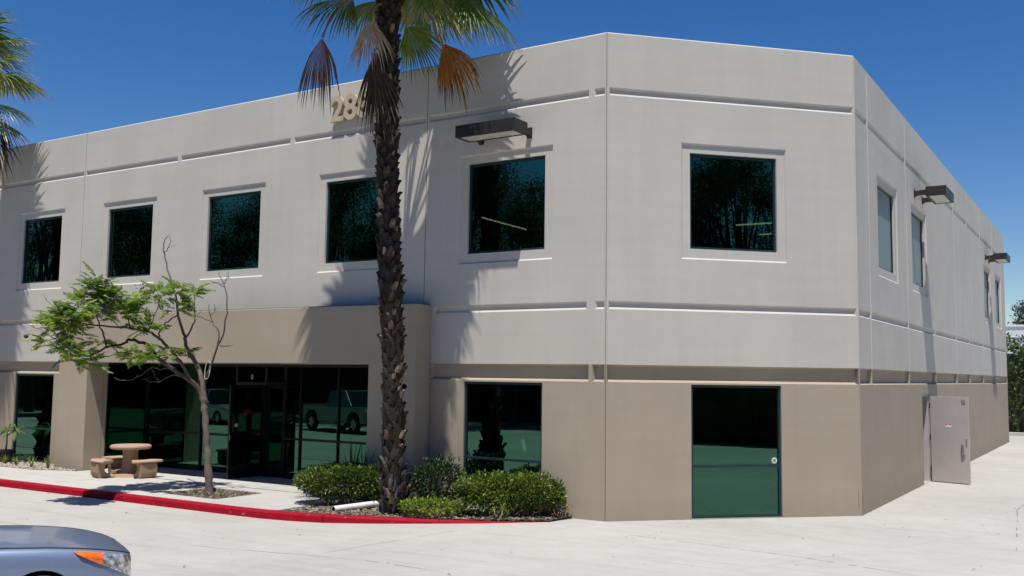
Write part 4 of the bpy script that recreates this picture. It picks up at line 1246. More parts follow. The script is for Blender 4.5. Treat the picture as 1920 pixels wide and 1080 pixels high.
shrub('seedling_shrub', 'tiny leafy seedling in front of the right clipped shrub', 'shrub', (-1.45, -.98, .01), AXR, .14, .10, .03, .24, 130, M_SHRUBY, .05, seed=6, stems=4, kb=2, hole=0)
shrub('dry_shrub', 'small sparse brownish plant at the right tip of the bed', 'shrub', (-.78, -.22, .01), AXR, .24, .14, .03, .26, 170, objvar('dry_green_leaf', [(.2, (.06, .07, .03)), (.8, (.30, .22, .12))], .7, 0, .2), .05, seed=8, stems=7, kb=2, hole=0)
def spiky(name, label, base, n, h, spread, mat, w=.018, cat='plant', group=None, bend=.5, seed=1, up=1.0):
    rs = random.Random(seed)
    r = thing(name, label, cat, base, 0, group)
    base = Vector(base)
    for i in range(n):
        a = 2 * PI * i / n + rs.uniform(-.4, .4); hh = h * rs.uniform(.6, 1.1); sp = spread * rs.uniform(.3, 1.1)
        d = V(math.cos(a), math.sin(a), 0); s = V(-d.y, d.x, 0)
        mb = MB(); rows = []
        for t in (0, .3, .6, .85, 1):
            p = base + d * (.01 + sp * (t ** (1 + bend))) + V(0, 0, hh * up * (t - bend * .45 * t * t * (sp / max(h, .01))))
            ww = w * (1 - t ** 2) + .001
            rows.append((p - s * ww, p + V(0, 0, -ww * .5), p + s * ww))
        for a_, b_ in zip(rows, rows[1:]):
            mb.face([a_[0], a_[1], b_[1], b_[0]]); mb.face([a_[1], a_[2], b_[2], b_[1]])
        mb.build('blade', mat, r)
    return r
spiky('strap_leaf_plant', 'dark spiky-leaved plant behind the left clipped shrub, nearer the entrance glass', (-5.35, -.22, .03), 18, 1.12, .36, M_SPIKE, .02, seed=1)
spiky('strap_leaf_plant', 'dark spiky-leaved plant behind the left clipped shrub, beside the entrance pier', (-4.72, -.62, .03), 20, 1.08, .36, M_SPIKE, .02, seed=2)
spiky('dead_sprout', 'thin upright brown sprout at the right end of the bed near the wall', (-1.02, -.42, .01), 7, .34, .05, M_DRYLEAF, .018, seed=3)
for i, (x, y, h, lab) in enumerate([(-16.3, -.62, .28, 'small green grass tuft beside the dark plant pot'), (-15.75, -.66, .26, 'small grass tuft below the left front window'),
                                    (-14.85, -.82, .30, 'yellow-green grass tuft in the gravel, left of the entrance pier'), (-14.35, -.72, .36, 'bushy yellow-green grass tuft against the entrance pier')]):
    spiky('grass_tuft', lab, (x, y, .03), 18, h, .16, M_GRASSY, .011, 'grass tuft', 'grass tufts in the gravel bed', .5, 20 + i)
for i, (x, y, lab) in enumerate([(-8.25, -1.5, 'thin grass sprouts in the tree hole left of the trunk'), (-7.25, -1.75, 'grass sprouts in the tree hole right of the trunk')]):
    spiky('grass_sprouts', lab, (x, y, .02), 16, .13, .18, M_GRASSY, .009, 'grass tuft', 'grass in the tree hole', .6, 30 + i)

# potted plant by the left window
pot = thing('plant_pot', 'dark plastic pot standing on the gravel by the left window', 'pot', (-16.62, -.42, .03))
mb = MB(); mb.lathe([(.13, 0), (.155, .14), (.185, .28), (.20, .30), (.20, .335), (.175, .335), (.165, .30)], 20, 0, (-16.62, -.42, .03)); mb.build('pot_body', M_POT, pot, auto=.6)
pl = thing('potted_plant', 'broad-leaved young plant growing in the dark pot by the left window', 'plant', (-16.62, -.42, .30))
mb = MB()
B0 = V(-16.62, -.42, .30)
mb.tube([B0, B0 + V(.03, 0, .25), B0 + V(.06, -.02, .48), B0 + V(.03, 0, .62)], [.024, .02, .018, .014], 7)
mb.tube([B0 + V(.05, -.01, .42), B0 + V(.22, .02, .52), B0 + V(.33, .02, .66)], [.017, .014, .012], 7)
mb.build('stem', M_TWIG, pl, smooth=True)
def big_leaf(p, az, el, L, W):
    mb = MB(); d = V(math.cos(az) * math.cos(el), math.sin(az) * math.cos(el), math.sin(el)); s = V(-math.sin(az), math.cos(az), 0)
    rows = []; q = Vector(p); cur = d.copy()
    for t in (0, .15, .35, .6, .82, 1):
        if t > 0: cur = (cur + GRAV * .34).normalized(); q = q + cur * L * .19
        ww = W * math.sin(PI * min(.98, t * .9 + .06)) ** .8
        k = cur.cross(s)
        rows.append((q - s * ww - k * ww * .25, q, q + s * ww - k * ww * .25))
    for a, b in zip(rows, rows[1:]):
        mb.face([a[0], a[1], b[1], b[0]]); mb.face([a[1], a[2], b[2], b[1]])
    mb.build('leaf', M_PLUM, pl, smooth=True)
for p, n in ((B0 + V(.03, 0, .60), 10), (B0 + V(.33, .02, .64), 9)):
    for k in range(n): big_leaf(p + V(0, 0, random.uniform(-.1, .03)), 2 * PI * k / n + random.uniform(-.3, .3), random.uniform(.1, 1.0), random.uniform(.28, .42), random.uniform(.04, .06))

# white perforated pipe across the bed
pp = thing('drain_pipe', 'white perforated drain pipe lying across the bed behind the palm foot', 'pipe', (-4.75, -2.0, .05))
A_ = V(-5.0, -2.02, .075); B_ = V(-3.75, -.30, .115)
A_ = V(-4.12, -2.06, .085)
mb = MB()
axd = (B_ - A_).normalized(); a1 = axd.orthogonal().normalized(); a2 = axd.cross(a1)
for t0, t1, r0, r1 in ((0, 1, .055, .055),):
    n = 20
    o1 = [A_ + (a1 * math.cos(2 * PI * k / n) + a2 * math.sin(2 * PI * k / n)) * .055 for k in range(n)]
    o2 = [p + (B_ - A_) for p in o1]
    i1 = [A_ + (p - A_) * .86 for p in o1]; i2 = [p + axd * .5 for p in i1]
    for k in range(n):
        q = (k + 1) % n
        mb.face([o1[k], o1[q], o2[q], o2[k]]); mb.face([i1[k], i1[q], o1[q], o1[k]]); mb.face([i2[k], i2[q], i1[q], i1[k]], 1)
mb.build('pipe_wall', [M_PVC, M_BLACK], pp, smooth=True)
mb = MB()
for k in range(9):
    for an in (.4, 1.2, 2.0, 2.8):
        p = A_ + axd * (.35 + .16 * k); d = (V(0, 0, 1) * math.sin(an) + axd.cross(V(0, 0, 1)).normalized() * math.cos(an)); d = (d - axd * d.dot(axd)).normalized()
        mb.tube([p + d * .050, p + d * .0562], .007, 6)
mb.build('drain_hole', M_BLACK, pp)

# ---------------------------------------------------------------- concrete picnic table with three curved benches
TC = V(-11.62, -.50, .045)
tb = thing('picnic_table', 'round tan concrete table on a thick pedestal by the entrance', 'table', tuple(TC))
tb.scale = (.86, .86, .86)
mb = MB(); mb.lathe([(.30, -.0), (.475, .0), (.50, .02), (.515, .05), (.505, .085), (.48, .10), (.0, .102)], 48, 0, tuple(TC + V(0, 0, .70))); mb.build('table_top', M_TABLETOP, tb, auto=.5)
mb = MB(); mb.lathe([(.50, 0), (.46, .02), (.30, .07), (.215, .16), (.19, .30), (.19, .60), (.205, .70)], 32, 0, tuple(TC)); mb.build('pedestal', M_TABLE, tb, auto=.6)
def bench():
    b = thing('curved_bench', 'x', 'bench', (0, 0, 0), local=True)
    mb = MB()
    r0, r1, z0, z1, sp, n = .60, .95, .385, .455, math.radians(27), 14
    ring_ = []
    for i in range(n + 1):
        a = -sp + 2 * sp * i / n
        e = .0 if 0 < i < n else 0
        c, s = math.cos(a), math.sin(a)
        pr = [(r0 + .02, z0), (r1 - .02, z0), (r1 + .015, z0 + .03), (r1, z1 - .012), (r1 - .03, z1), (r0 + .03, z1), (r0, z1 - .012), (r0 - .012, z0 + .03)]
        ring_.append([(r * c, r * s, z) for r, z in pr])
    for a, b_ in zip(ring_, ring_[1:]):
        for k in range(8): mb.face([a[k], a[(k + 1) % 8], b_[(k + 1) % 8], b_[k]])
    mb.face(ring_[0]); mb.face(ring_[-1][::-1])
    mb.build('seat', M_TABLETOP, b, fix=True, bevel=.015)
    prof = [(.60, 0), (.85, 0), (.90, .05), (.925, .14), (.92, .376), (.70, .376), (.645, .355), (.70, .33), (.735, .26), (.72, .17), (.66, .12), (.575, .10), (.565, .03)]
    mb = MB(); mb.prism(prof, -.23, .23, (V(1, 0, 0), V(0, 0, 1), V(0, 1, 0))); mb.build('support', M_TABLE, b, fix=True, bevel=.012)
    return b
b0 = bench()
def setb(b, a, bb, lab):
    d = RV * a + BV * bb
    b.location = TC; b.scale = (.86, .86, .86); b.rotation_euler = (0, 0, math.atan2(d.y, d.x)); b['label'] = lab; b['group'] = 'curved benches round the concrete table'
setb(b0, -.50, .46, 'curved tan concrete bench left of the table, nearest the kerb')
b2_ = copy_tree(b0); setb(b2_, .52, .42, 'curved tan concrete bench on the right side of the table')
b3_ = copy_tree(b0); setb(b3_, -.48, -.52, 'curved tan concrete bench behind the table, nearest the entrance pier')

# ---------------------------------------------------------------- vehicles
def paint(name, c, rough=.28, metal=.5):
    t = NT(name)
    v = t.coord(); f = t.noise(v, 400, 2, .5)
    col = t.ramp(f, [(.3, tuple(x * .85 for x in c)), (.7, tuple(min(1, x * 1.15) for x in c))])
    t.link(col, t.b.inputs['Base Color']); t.b.inputs['Metallic'].default_value = metal; t.b.inputs['Roughness'].default_value = rough + .14
    t.b.inputs['Coat Weight'].default_value = .8; t.b.inputs['Coat Roughness'].default_value = .05
    return t.mat
M_BLUE = paint('blue_grey_paint', (.20, .26, .39), .28, .35)
M_TRUCK = paint('shaded_silver_paint', (.16, .18, .18))  # silver darkened: the shade on the truck's side is put into the colour
M_SILV = paint('silver_paint', (.5, .52, .53)); M_DKP = paint('dark_paint', (.03, .035, .04)); M_GRNP = paint('pale_green_silver_paint', (.35, .4, .38))
M_AMBER = simple('amber_lens', (.85, .16, .012), .18, 0, .25, 20, 0, 1)
def lamp_mat():
    t = NT('headlight_lens'); v = t.coord()
    f = t.noise(v, 17, 3, .6)
    col = t.ramp(f, [(.36, (.10, .11, .13)), (.5, (.42, .43, .45)), (.62, (.8, .8, .8))])
    t.link(col, t.b.inputs['Base Color']); t.b.inputs['Metallic'].default_value = .55; t.b.inputs['Roughness'].default_value = .22; t.b.inputs['Coat Weight'].default_value = 1
    t.bump(f, .5, .02)
    return t.mat
M_HEAD = lamp_mat()
M_CARGLASS = simple('car_glass', (.01, .013, .014), .04, 0, .05, 2, 0, 1)
M_TYRE = simple('tyre', (.02, .02, .02), .8); M_RIM = simple('alloy_rim', (.5, .5, .52), .3, .8)

def wheel(r, root, x, y, side, R=.325):
    mb = MB(); prof = []
    w = .105
    # tyre as lathe about y axis
    pr = [(R * .62, -w * .8), (R * .9, -w), (R * .985, -w * .75), (R, -w * .3), (R, w * .3), (R * .985, w * .75), (R * .9, w), (R * .62, w * .8)]
    n = 32
    for a in range(n):
        t0, t1 = 2 * PI * a / n, 2 * PI * (a + 1) / n
        for (ra, ya), (rb, yb) in zip(pr, pr[1:]):
            mb.face([(x + ra * math.cos(t0), y + ya, R + ra * math.sin(t0)), (x + rb * math.cos(t0), y + yb, R + rb * math.sin(t0)), (x + rb * math.cos(t1), y + yb, R + rb * math.sin(t1)), (x + ra * math.cos(t1), y + ya, R + ra * math.sin(t1))])
    t = mb.build('wheel', M_TYRE, root, smooth=True, fix=True)
    mb = MB(); yo = y + side * w * .7
    mb.tube([(x, y - side * w * .6, R), (x, y + side * w * .35, R)], R * .62, 28)
    for k in range(5):
        a = 2 * PI * k / 5; d = V(math.cos(a), 0, math.sin(a)); s = V(-math.sin(a), 0, math.cos(a)); c = V(x, 0, R)
        mb.obox(c, d, V(0, side, 0), s, (.0, side * y + w * .35, -.035), (R * .6, side * y + w * .72, .035))
    mb.build('rim', M_RIM, t, shift=(0, 0, 0))

def lerp_tab(tab, x):
    if x <= tab[0][0]: return tab[0][1]
    for (a, p), (b, q) in zip(tab, tab[1:]):
        if x <= b:
            t = (x - a) / (b - a); t = t * t * (3 - 2 * t) if False else t
            return p + (q - p) * t
    return tab[-1][1]

def car(name, label, loc, rot, mpaint, wag=False, group=None):
    """front points to +x with its nose at x = 0"""
    r = thing(name, label, 'car', loc, rot, group, local=True)
    Lc = 4.55
    Wt = [(0, .40), (.03, .52), (.08, .62), (.16, .71), (.28, .785), (.45, .84), (.7, .868), (1.0, .88), (2.4, .89), (3.6, .88), (4.1, .84), (4.4, .74), (4.55, .6)]
    Sh = [(0, .70), (.05, .725), (.15, .765), (.3, .805), (.5, .842), (.8, .878), (1.2, .905), (1.8, .93), (2.6, .96), (3.4, .985), (4.1, .99), (4.4, .96), (4.55, .90)]
    Hd = [(0, .71), (.05, .735), (.15, .775), (.3, .815), (.5, .855), (.8, .897), (1.15, .93), (1.5, .965), (2.6, 1.0), (3.6, 1.03), (4.2, 1.05), (4.55, 1.0)]
    Bt = [(0, .30), (.2, .22), (1, .2), (3.6, .2), (4.3, .25), (4.55, .36)]
    st_ = [0, .015, .03, .055, .08, .12, .16, .22, .28, .36, .45, .56, .7, .85, 1.0, 1.2, 1.4, 1.6, 1.9, 2.3, 2.7, 3.1, 3.5, 3.8, 4.05, 4.25, 4.4, 4.5, 4.55]
    def sec(x, s):
        w = lerp_tab(Wt, x); sh = lerp_tab(Sh, x); b = lerp_tab(Bt, x)
        return [(-x, s * (w - .10), b), (-x, s * (w - .015), b + .10), (-x, s * (w + .004), .42), (-x, s * (w + .002), .55), (-x, s * (w - .004), sh - .17), (-x, s * (w - .014), sh - .08), (-x, s * (w - .034), sh - .025), (-x, s * (w - .065), sh), (-x, s * (w - .085), sh + .004)]
    mb = MB()
    for s in (-1, 1):
        R_ = [sec(x, s) for x in st_]
        for a, b in zip(R_, R_[1:]):
            for k in range(8): mb.face([a[k], a[k + 1], b[k + 1], b[k]] if s > 0 else [a[k + 1], a[k], b[k], b[k + 1]])
    # nose and tail caps
    for x in (0, Lc):
        a, b = sec(x, -1), sec(x, 1)
        for k in range(8): mb.face([a[k], a[k + 1], b[k + 1], b[k]])
        mb.face([a[8], b[8], (-x, 0, lerp_tab(Hd, x))])
    a = [sec(x, -1)[0] for x in st_]; b = [sec(x, 1)[0] for x in st_]
    for i in range(len(st_) - 1): mb.face([a[i], a[i + 1], b[i + 1], b[i]])
    body = mb.build('body', [mpaint], r, auto=.6)
    # wheel openings cut out of the body
    bm_ = None
    cut = []
    mbc = MB()
    for x in (.92, 3.62):
        for s in (-1, 1): mbc.tube([(-x, s * .55, .33), (-x, s * 1.1, .33)], .362, 36)
    cu = mbc.build('cutter', M_BLACK, r, shift=(0, 0, 0))
    md = body.modifiers.new('cut', 'BOOLEAN'); md.object = cu; md.solver = 'EXACT'; md.operation = 'DIFFERENCE'
    bpy.context.view_layer.update()
    dg = bpy.context.evaluated_depsgraph_get()
    me = bpy.data.meshes.new_from_object(body.evaluated_get(dg))
    body.modifiers.clear(); body.data = me; bpy.data.objects.remove(cu)
    while len(me.materials) < 2: me.materials.append(M_BLACK)
    # bonnet, slightly inset so the shut line reads dark
    def top(x0, x1, nm, mat, inset=.0, lift=.0):
        m = MB(); xs_ = [x for x in st_ if x0 < x < x1]; xs_ = [x0] + xs_ + [x1]
        rows = []
        for x in xs_:
            w = lerp_tab(Wt, x) - .103 - inset; sh = lerp_tab(Sh, x) + .010; h = lerp_tab(Hd, x) + lift
            row = []
            for k in range(-8, 9):
                t = k / 8
                z = sh + (h - sh) * (1 - abs(t) ** 2.6)
                row.append((-x, w * t, z))
            rows.append([(-x, -w, sh - .05)] + row + [(-x, w, sh - .05)])
        for a, b in zip(rows, rows[1:]):
            for k in range(len(a) - 1): m.face([a[k], a[k + 1], b[k + 1], b[k]])
        return m.build(nm, mat, r, auto=.9)
    top(.012, 1.36, 'bonnet', mpaint)
    top(1.372, 4.53, 'deck', mpaint)
    m = MB()
    for s in (-1, 1):
        for a, b in zip(st_, st_[1:]):
            if b > 1.6: break
            wa, wb = lerp_tab(Wt, a) - .075, lerp_tab(Wt, b) - .075
            m.face([(-a, s * wa, lerp_tab(Sh, a) - .03), (-b, s * wb, lerp_tab(Sh, b) - .03), (-b, s * (wb - .05), lerp_tab(Sh, b) - .03), (-a, s * (wa - .05), lerp_tab(Sh, a) - .03)])
    m.build('gutter', M_BLACK, r)
    for s in (-1, 1):
        m = MB(); m.tube([(-x, s * (lerp_tab(Wt, x) - .094), lerp_tab(Sh, x) + .008) for x in st_ if .02 < x < 1.5], .0075, 5); m.build('shut_line', M_BLACK, r)
    # headlights
    for s in (-1, 1):
        hl = thing('headlight', None, None, (0, 0, 0), local=True); hl.parent = r
        def patch(x0, x1, nm, mat, n=14):
            m = MB(); rows = []
            for i in range(n + 1):
                x = x0 + (x1 - x0) * i / n
                w = lerp_tab(Wt, x) + .004; sh = lerp_tab(Sh, x)
                t = x / .63
                hgt = .215 * (1 - t) ** .75 * min(1, .55 + x / .10)
                ztop_ = sh - .012
                row = []
                for k in range(5):
                    q = k / 4
                    z = ztop_ - hgt * q
                    # follow the rolled shoulder
                    dz = sh - z
                    ww = w - .060 * max(0, 1 - dz / .055) ** 1.3 - .004 * (1 - q)
                    row.append((-x + .004, s * ww, z))
                rows.append(row)
            for a, b in zip(rows, rows[1:]):
                for k in range(4): m.face([a[k], a[k + 1], b[k + 1], b[k]])
            return m.build(nm, mat, hl, shift=(0, 0, 0), auto=1.2)
        patch(.35, .625, 'amber_lens', M_AMBER)
        patch(.03, .348, 'clear_lens', M_HEAD)
    # greenhouse
    rf = 1.47 if not wag else 1.62
    gt = [(1.30, .99, .70), (2.15, rf - .03, .58), (2.6, rf, .57), (3.2, rf - .02, .56)] + ([(4.3, 1.02, .68)] if not wag else [(4.2, rf - .1, .56), (4.5, 1.0, .66)])
    m = MB(); rows = []
    for x, z, w in gt: rows.append([(-x, -w, z), (-x, -w * .6, z + .015), (-x, w * .6, z + .015), (-x, w, z)])
    for a, b in zip(rows, rows[1:]):
        for k in range(3): m.face([a[k], a[k + 1], b[k + 1], b[k]], 1 if (a is rows[0] or b is rows[-1]) else 0)
    low = [(-x, s_, .97) for x, s_ in ((1.3, .78), (2.15, .80), (2.6, .80), (3.2, .79), (4.3 if not wag else 4.5, .72))]
    lows = [lerp_tab([(1.3, .97), (4.5, .99)], x) for x, *_ in gt]
    for s in (-1, 1):
        k = 0 if s < 0 else 3
        wl = [.76, .80, .80, .79] + ([.70] if not wag else [.76, .70])
        for i in range(len(gt) - 1):
            m.face([rows[i][k], rows[i + 1][k], (-gt[i + 1][0], s * wl[i + 1], .985), (-gt[i][0], s * wl[i], .985)], 1)
    m.build('cabin', [mpaint, M_CARGLASS], r, fix=True)
    m = MB()
    for s in (-1, 1):
        for i in range(len(gt)):
            wl = ([.76, .80, .80, .79] + ([.70] if not wag else [.76, .70]))[i]
            if i in (0,): continue
            m.tube([(-gt[i][0], s * (wl + .004), .985), (-gt[i][0], s * (gt[i][2] + .006), gt[i][1])], .022, 5)
    m.build('pillar', mpaint, r)
    for s in (-1, 1):
        m = MB(); m.lathe([(.02, -.07), (.09, -.05), (.10, .0), (.09, .05), (.02, .07)], 12, 0, (-1.62, s * .98, 1.03), .7, 1); m.build('wing_mirror', mpaint, r, smooth=True)
        for x in (.92, 3.62): wheel(r, r, -x, s * .78, s)
        # door outline and handle
        m = MB()
        for x in (1.95, 2.95): m.box(-x - .02, s * .885 - .012, .80, -x - .16, s * .885 + .03, .83)
        m.build('door_handle', mpaint, r, bevel=.008)
    m = MB(); m.box(-.16, -.37, .42, .008, .37, .56); m.build('grille', M_BLACK, r, bevel=.01)
    m = MB(); m.box(-Lc - .01, -.7, .72, -Lc + .2, -.45, .9); m.box(-Lc - .01, .45, .72, -Lc + .2, .7, .9); m.build('tail_light', M_RED, r)
    for x in (.92, 3.62):
        for s in (-1, 1):
            m = MB(); m.tube([(-x, s * .5, .33), (-x, s * .64, .33)], .39, 24); m.build('wheel_housing', M_BLACK, r)
    return r
pc = car('parked_car', 'blue-grey car nosing in at the bottom left, amber and clear headlight showing', (-1.22, -8.35, -.03), math.radians(63), M_BLUE)
pc.scale = (.92, .92, .92)
car('parked_suv', 'silver estate car parked across the lot, seen reflected in the entrance glass', (-27.6, -15.1, -.09), math.radians(12), M_SILV, True)
car('parked_hatchback', 'dark car parked far across the lot, reflected faintly in the entrance glass', (-38.5, -20.2, -.09), math.radians(14), M_DKP, True)
car('parked_saloon', 'pale green car parked between the estate car and the pickup, reflected in the glass', (-23.4, -18.9, -.09), math.radians(80), M_GRNP)

def pickup(loc, rot):
    r = thing('pickup_truck', 'silver pickup truck parked across the lot, seen reflected in the entrance glass', 'truck', loc, rot, None, True)
    m = MB()
    prof = [(0, .45), (0, .95), (.06, 1.02), (1.25, 1.10), (1.3, 1.10), (5.2, 1.12), (5.25, 1.05), (5.25, .5), (4.75, .45), (4.68, .72), (4.45, .88), (4.05, .88), (3.82, .72), (3.75, .42), (1.45, .42), (1.38, .72), (1.15, .88), (.75, .88), (.52, .72), (.45, .42)]
    m.prism([(-x, z) for x, z in prof], -.86, .86, (V(1, 0, 0), V(0, 0, 1), V(0, 1, 0)))
    m.build('body', M_TRUCK, r, fix=True, bevel=.05)
    m = MB()
    rows = [[(-1.2, s * .76, 1.09) for s in (-1, 1)], [(-1.85, s * .66, 1.72) for s in (-1, 1)], [(-2.3, s * .64, 1.77) for s in (-1, 1)], [(-3.0, s * .64, 1.74) for s in (-1, 1)], [(-3.2, s * .74, 1.11) for s in (-1, 1)]]
    for i, (a, b) in enumerate(zip(rows, rows[1:])):
        m.face([a[0], a[1], b[1], b[0]], 0 if i in (1, 2) else 1)
    for k in (0, 1):
        m.face([q[k] for q in rows], 1)
    m.build('cab', [M_TRUCK, M_CARGLASS], r, fix=True)
    m = MB()
    for s in (-1, 1):
        for i in (1, 2, 3):
            x, y, z = rows[i][0 if s < 0 else 1]
            m.tube([(x, y, z), ((-1.25, -2.35, -3.15)[i - 1], s * .75, 1.1)], .03, 6)
    m.build('pillar', M_TRUCK, r)
    for s in (-1, 1):
        for x in (.95, 4.25): wheel(r, r, -x, s * .78, s, .37)
    m = MB(); m.box(-.02, -.8, .45, .1, .8, .62); m.box(-5.36, -.8, .5, -5.26, .8, .66); m.build('bumper', M_STEEL, r, bevel=.03)
    m = MB(); m.box(-5.256, -.86, .75, -5.20, -.72, 1.0); m.box(-5.256, .72, .75, -5.20, .86, 1.0); m.build('tail_light', M_RED, r)
    m = MB(); m.box(-.04, -.82, .74, .012, -.55, .92); m.box(-.04, .55, .74, .012, .82, .92); m.build('headlight', M_HEAD, r)
pickup((-18.4, -14.1, -.09), math.radians(16))

# painted bay lines across the lot
lines = thing('parking_lines', None, None, (0, 0, 0)); lines['kind'] = 'structure'
for a, b in (((-9.5, -13.0), (-12.5, -17.8)), ((-12.2, -13.0), (-15.2, -17.8)), ((-15, -13.2), (-18, -18)), ((-6.8, -13.0), (-9.8, -17.8)), ((-18, -19.5), (-14, -26)), ((-4, -13), (-7, -17.8))):
    a = V(*a, 0); b = V(*b, 0); d = (b - a).normalized(); s = V(-d.y, d.x, 0) * .055
    m = MB(); N_ = 8
    for i in range(N_):
        p, q = a.lerp(b, i / N_), a.lerp(b, (i + 1) / N_)
        m.face([V(k.x, k.y, gz(k.x, k.y) + .005) for k in (p - s, q - s, q + s, p + s)])
    m.build('painted_line', M_STRIPE, lines)

# ---------------------------------------------------------------- trees across the lot (mirrored in the windows) and behind the building
def tree(name, label, loc, h, cr, seed, mat, n=3600, leaf=.30, group=None, trunk_h=.26):
    rs = random.Random(seed)
    r = thing(name, label, 'tree', loc, 0, group, local=True)
    m = MB()
    th = h * trunk_h
    m.tube(smooth_path([(0, 0, -.3), (rs.uniform(-.2, .2), rs.uniform(-.2, .2), th * .5), (rs.uniform(-.4, .4), rs.uniform(-.4, .4), th), (rs.uniform(-.7, .7), rs.uniform(-.7, .7), h * .75)], 4), [.30 - .017 * i for i in range(13)], 9)
    blobs = []
    nb = 34
    for k in range(nb):
        a = rs.uniform(0, 2 * PI); t = rs.uniform(0, 1)
        rr = cr * math.sqrt(rs.random()) * (1 - .45 * max(0, t - .5) * 2) * .85
        c = V(math.cos(a) * rr, math.sin(a) * rr, th + (h - th) * (.08 + .84 * t))
        blobs.append((c, cr * rs.uniform(.17, .29)))
        s0 = V(0, 0, th * rs.uniform(.75, 1.1))
        m.tube(smooth_path([s0, s0.lerp(c, .5) + V(rs.uniform(-.3, .3), rs.uniform(-.3, .3), .4), c], 3), [.11 - .014 * i for i in range(7)], 5)
    m.build('trunk', M_TBARK, r, smooth=True)
    m = MB()
    for i in range(n):
        c, R = rs.choice(blobs)
        d = V(rs.gauss(0, 1), rs.gauss(0, 1), rs.gauss(0, .8)).normalized()
        p = c + d * R * rs.random() ** .62
        leaf_quad(m, p, V(rs.gauss(0, 1), rs.gauss(0, 1), rs.gauss(-.3, .8)).normalized(), V(rs.gauss(0, .5), rs.gauss(0, .5), 1).normalized(), leaf * rs.uniform(.6, 1.3), leaf * rs.uniform(.35, .6))
    m.build('crown', mat, r, kind='stuff')
    return r
GRP = 'dark trees across the parking lot, reflected in the upstairs windows'
LBL = 'dark leafy tree across the parking lot, showing only as a reflection in the upstairs glass'
T = [tree('shade_tree', LBL, (0, 0, -.1), 13.8, 5.4, 40 + k, M_TREE, 42000, .13, GRP) for k in range(3)]
spots = [(-47, -19, 1.05, 0), (-42.5, -17.5, 1.0, .9), (-39, -22, 1.1, 2), (-34, -20.5, .95, 3.1), (-30.5, -25, 1.12, 4), (-26, -22.5, .98, 5), (-22.5, -27, 1.1, .4), (-18, -26, .92, 1.4), (-13.5, -30, 1.12, 2.6),
         (-8, -30, 1.0, 3.3), (-50, -27, 1.2, 1), (-37, -31, 1.25, 2), (-28, -34, 1.25, .3), (-21, -36, 1.2, 5), (-55, -20, 1.1, 2), (36, -16, 1.2, .2), (37, -4, 1.15, 4), (-2, -32, 1.0, 4.4), (8, -36, 1.1, 1), (15, -36, 1.15, 3), (22, -30, 1.1, 4.5), (27, -22, 1.1, 2), (24.5, -8.5, .92, .7), (27, -13, 1.0, 2.2), (29, -3.5, .95, 3.7), (33, -9, 1.1, 5.1)]
for i, (x, y, s, a) in enumerate(spots):
    o = T[i % 3] if i < 3 else copy_tree(T[i % 3])
    o.location = (x, y, -.1); o.rotation_euler = (0, 0, a); o.scale = (s, s, s)

def hedge(name, label, pts, w, h, n, mat, leaf, seed, cat='hedge', core=True):
    rs = random.Random(seed)
    r = thing(name, label, cat, tuple(pts[0]))
    m = MB(); P_ = [Vector(p) for p in pts]
    if core:
        for a, b in zip(P_, P_[1:]):
            d = (b - a).normalized(); s = V(-d.y, d.x, 0)
            m.obox(a, d, s, V(0, 0, 1), (0, -w * .38, -.1), ((b - a).length, w * .38, h * .86))
        m.build('branches', M_TREE, r, kind='stuff')
    m = MB()
    ls = [(b - a).length for a, b in zip(P_, P_[1:])]
    for i in range(n):
        k = rs.choices(range(len(ls)), ls)[0]; a, b = P_[k], P_[k + 1]
        d = (b - a).normalized(); s = V(-d.y, d.x, 0); t = rs.random()
        q = rs.uniform(-1, 1); zz = rs.random() ** .8
        if rs.random() < .6: q = math.copysign(rs.uniform(.75, 1.05), q)
        elif rs.random() < .8: zz = rs.uniform(.85, 1.03)
        hl = h * (1 + .07 * math.sin(t * ls[k] * 1.3 + seed) + .05 * math.sin(t * ls[k] * 3.1))
        p = a.lerp(b, t) + s * q * w * .5 * (1 - .18 * zz) + V(0, 0, zz * hl + .02)
        leaf_quad(m, p, V(rs.gauss(0, 1), rs.gauss(0, 1), rs.gauss(.2, .8)).normalized(), V(rs.gauss(0, .6), rs.gauss(0, .6), 1).normalized(), leaf * rs.uniform(.6, 1.3), leaf * rs.uniform(.4, .6))
    m.build('foliage', mat, r, kind='stuff')
    return r
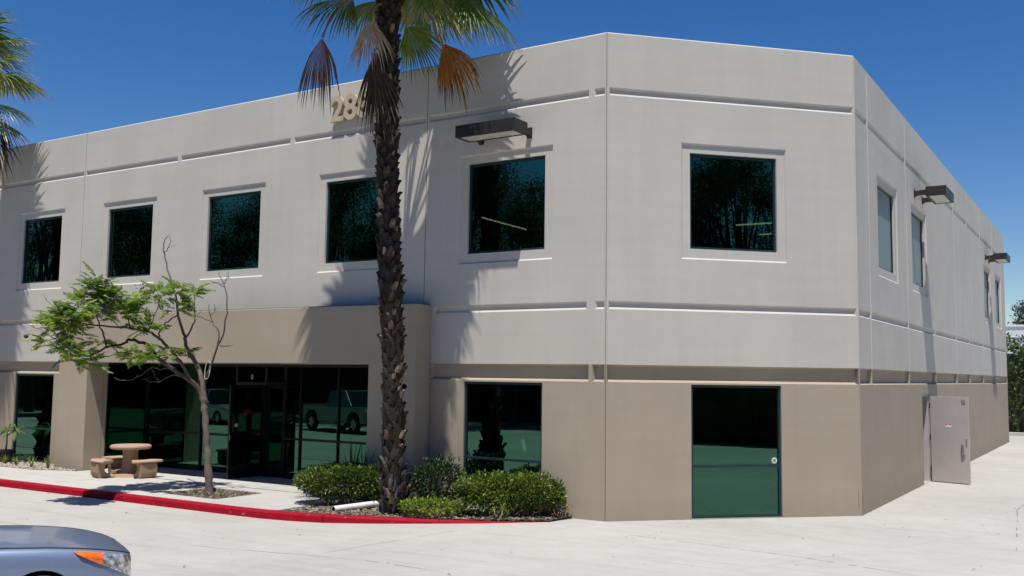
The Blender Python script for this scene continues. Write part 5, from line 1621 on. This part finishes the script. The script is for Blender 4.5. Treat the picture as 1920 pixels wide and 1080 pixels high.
hedge('boundary_hedge', 'long tall dark hedge across the lot, reflected in the ground floor glass', [(-62, -23, -.1), (-44, -25, -.1), (-26, -29, -.1), (-8, -34, -.1), (4, -36, -.1), (16, -33, -.1), (24, -25, -.1), (20.5, -16.5, -.1)], 2.4, 6.3, 30000, M_TREE, .30, 61)
hedge('boundary_hedge', 'tall dark hedge right of the lot, reflected in the corner glazing', [(19.5, -16, -.02), (20.5, -4, -.02), (22, 8, -.02)], 2.2, 6.3, 12000, M_TREE, .28, 62)
# back right corner
mb = MB(); mb.box(2.4, 35.0, -.12, 30, 35.18, .11); kb2 = mb.build('rear_kerb', M_WALK, kind='structure', bevel=.02)
mb = MB(); mb.box(2.4, 35.18, -.2, 30, 60, .06); mb.build('rear_bed', M_SOIL, kind='structure')
hedge('tall_shrubbery', 'tall green shrubbery beyond the rear kerb at the right edge', [(1.5, 37.2, 0), (6, 37.0, 0), (12, 37.4, 0)], 2.6, 4.3, 9000, objvar('shrubbery_leaf', [(.2, (.03, .055, .016)), (.6, (.07, .115, .03)), (.85, (.16, .19, .05))], .5, 0, .3, 2), .20, 63, 'shrubs')
wb = thing('white_building', 'pale low building far behind the shrubbery at the right edge', 'building', (10, 80, 0))
mb = MB(); mb.box(-3.5, 80, 0, 40, 100, 7.15); mb.build('wall', simple('white_wall', (.62, .62, .62), .8), wb)
mb = MB(); mb.box(-3.6, 79.9, 7.15, 40, 100.1, 7.3); mb.box(-3.56, 79.95, 6.2, 40, 79.998, 6.27); mb.box(-3.56, 79.95, 5.35, 40, 79.998, 5.42); mb.build('parapet', simple('white_trim', (.7, .7, .7), .8), wb)
mb = MB()
for x in (-.1, 1.2, 4, 8): mb.box(x, 79.9, 4.7, x + 3.0 if x > 1 else x + .5, 79.98, 5.3)
mb.build('window', M_CARGLASS, wb)
tree('eucalyptus_tree', 'tall grey-green tree rising behind the pale building at the right edge', (2.6, 106, 0), 14.2, 6.0, 77, M_EUCA, 9000, .36, None, .3)
tree('eucalyptus_tree', 'rounded grey-green tree behind the building, mostly cut off by the right edge', (9.5, 112, 0), 15.5, 5.5, 78, M_EUCA, 6000, .36, None, .3)
for o in bpy.data.objects:
    if '_world' in o: del o['_world']
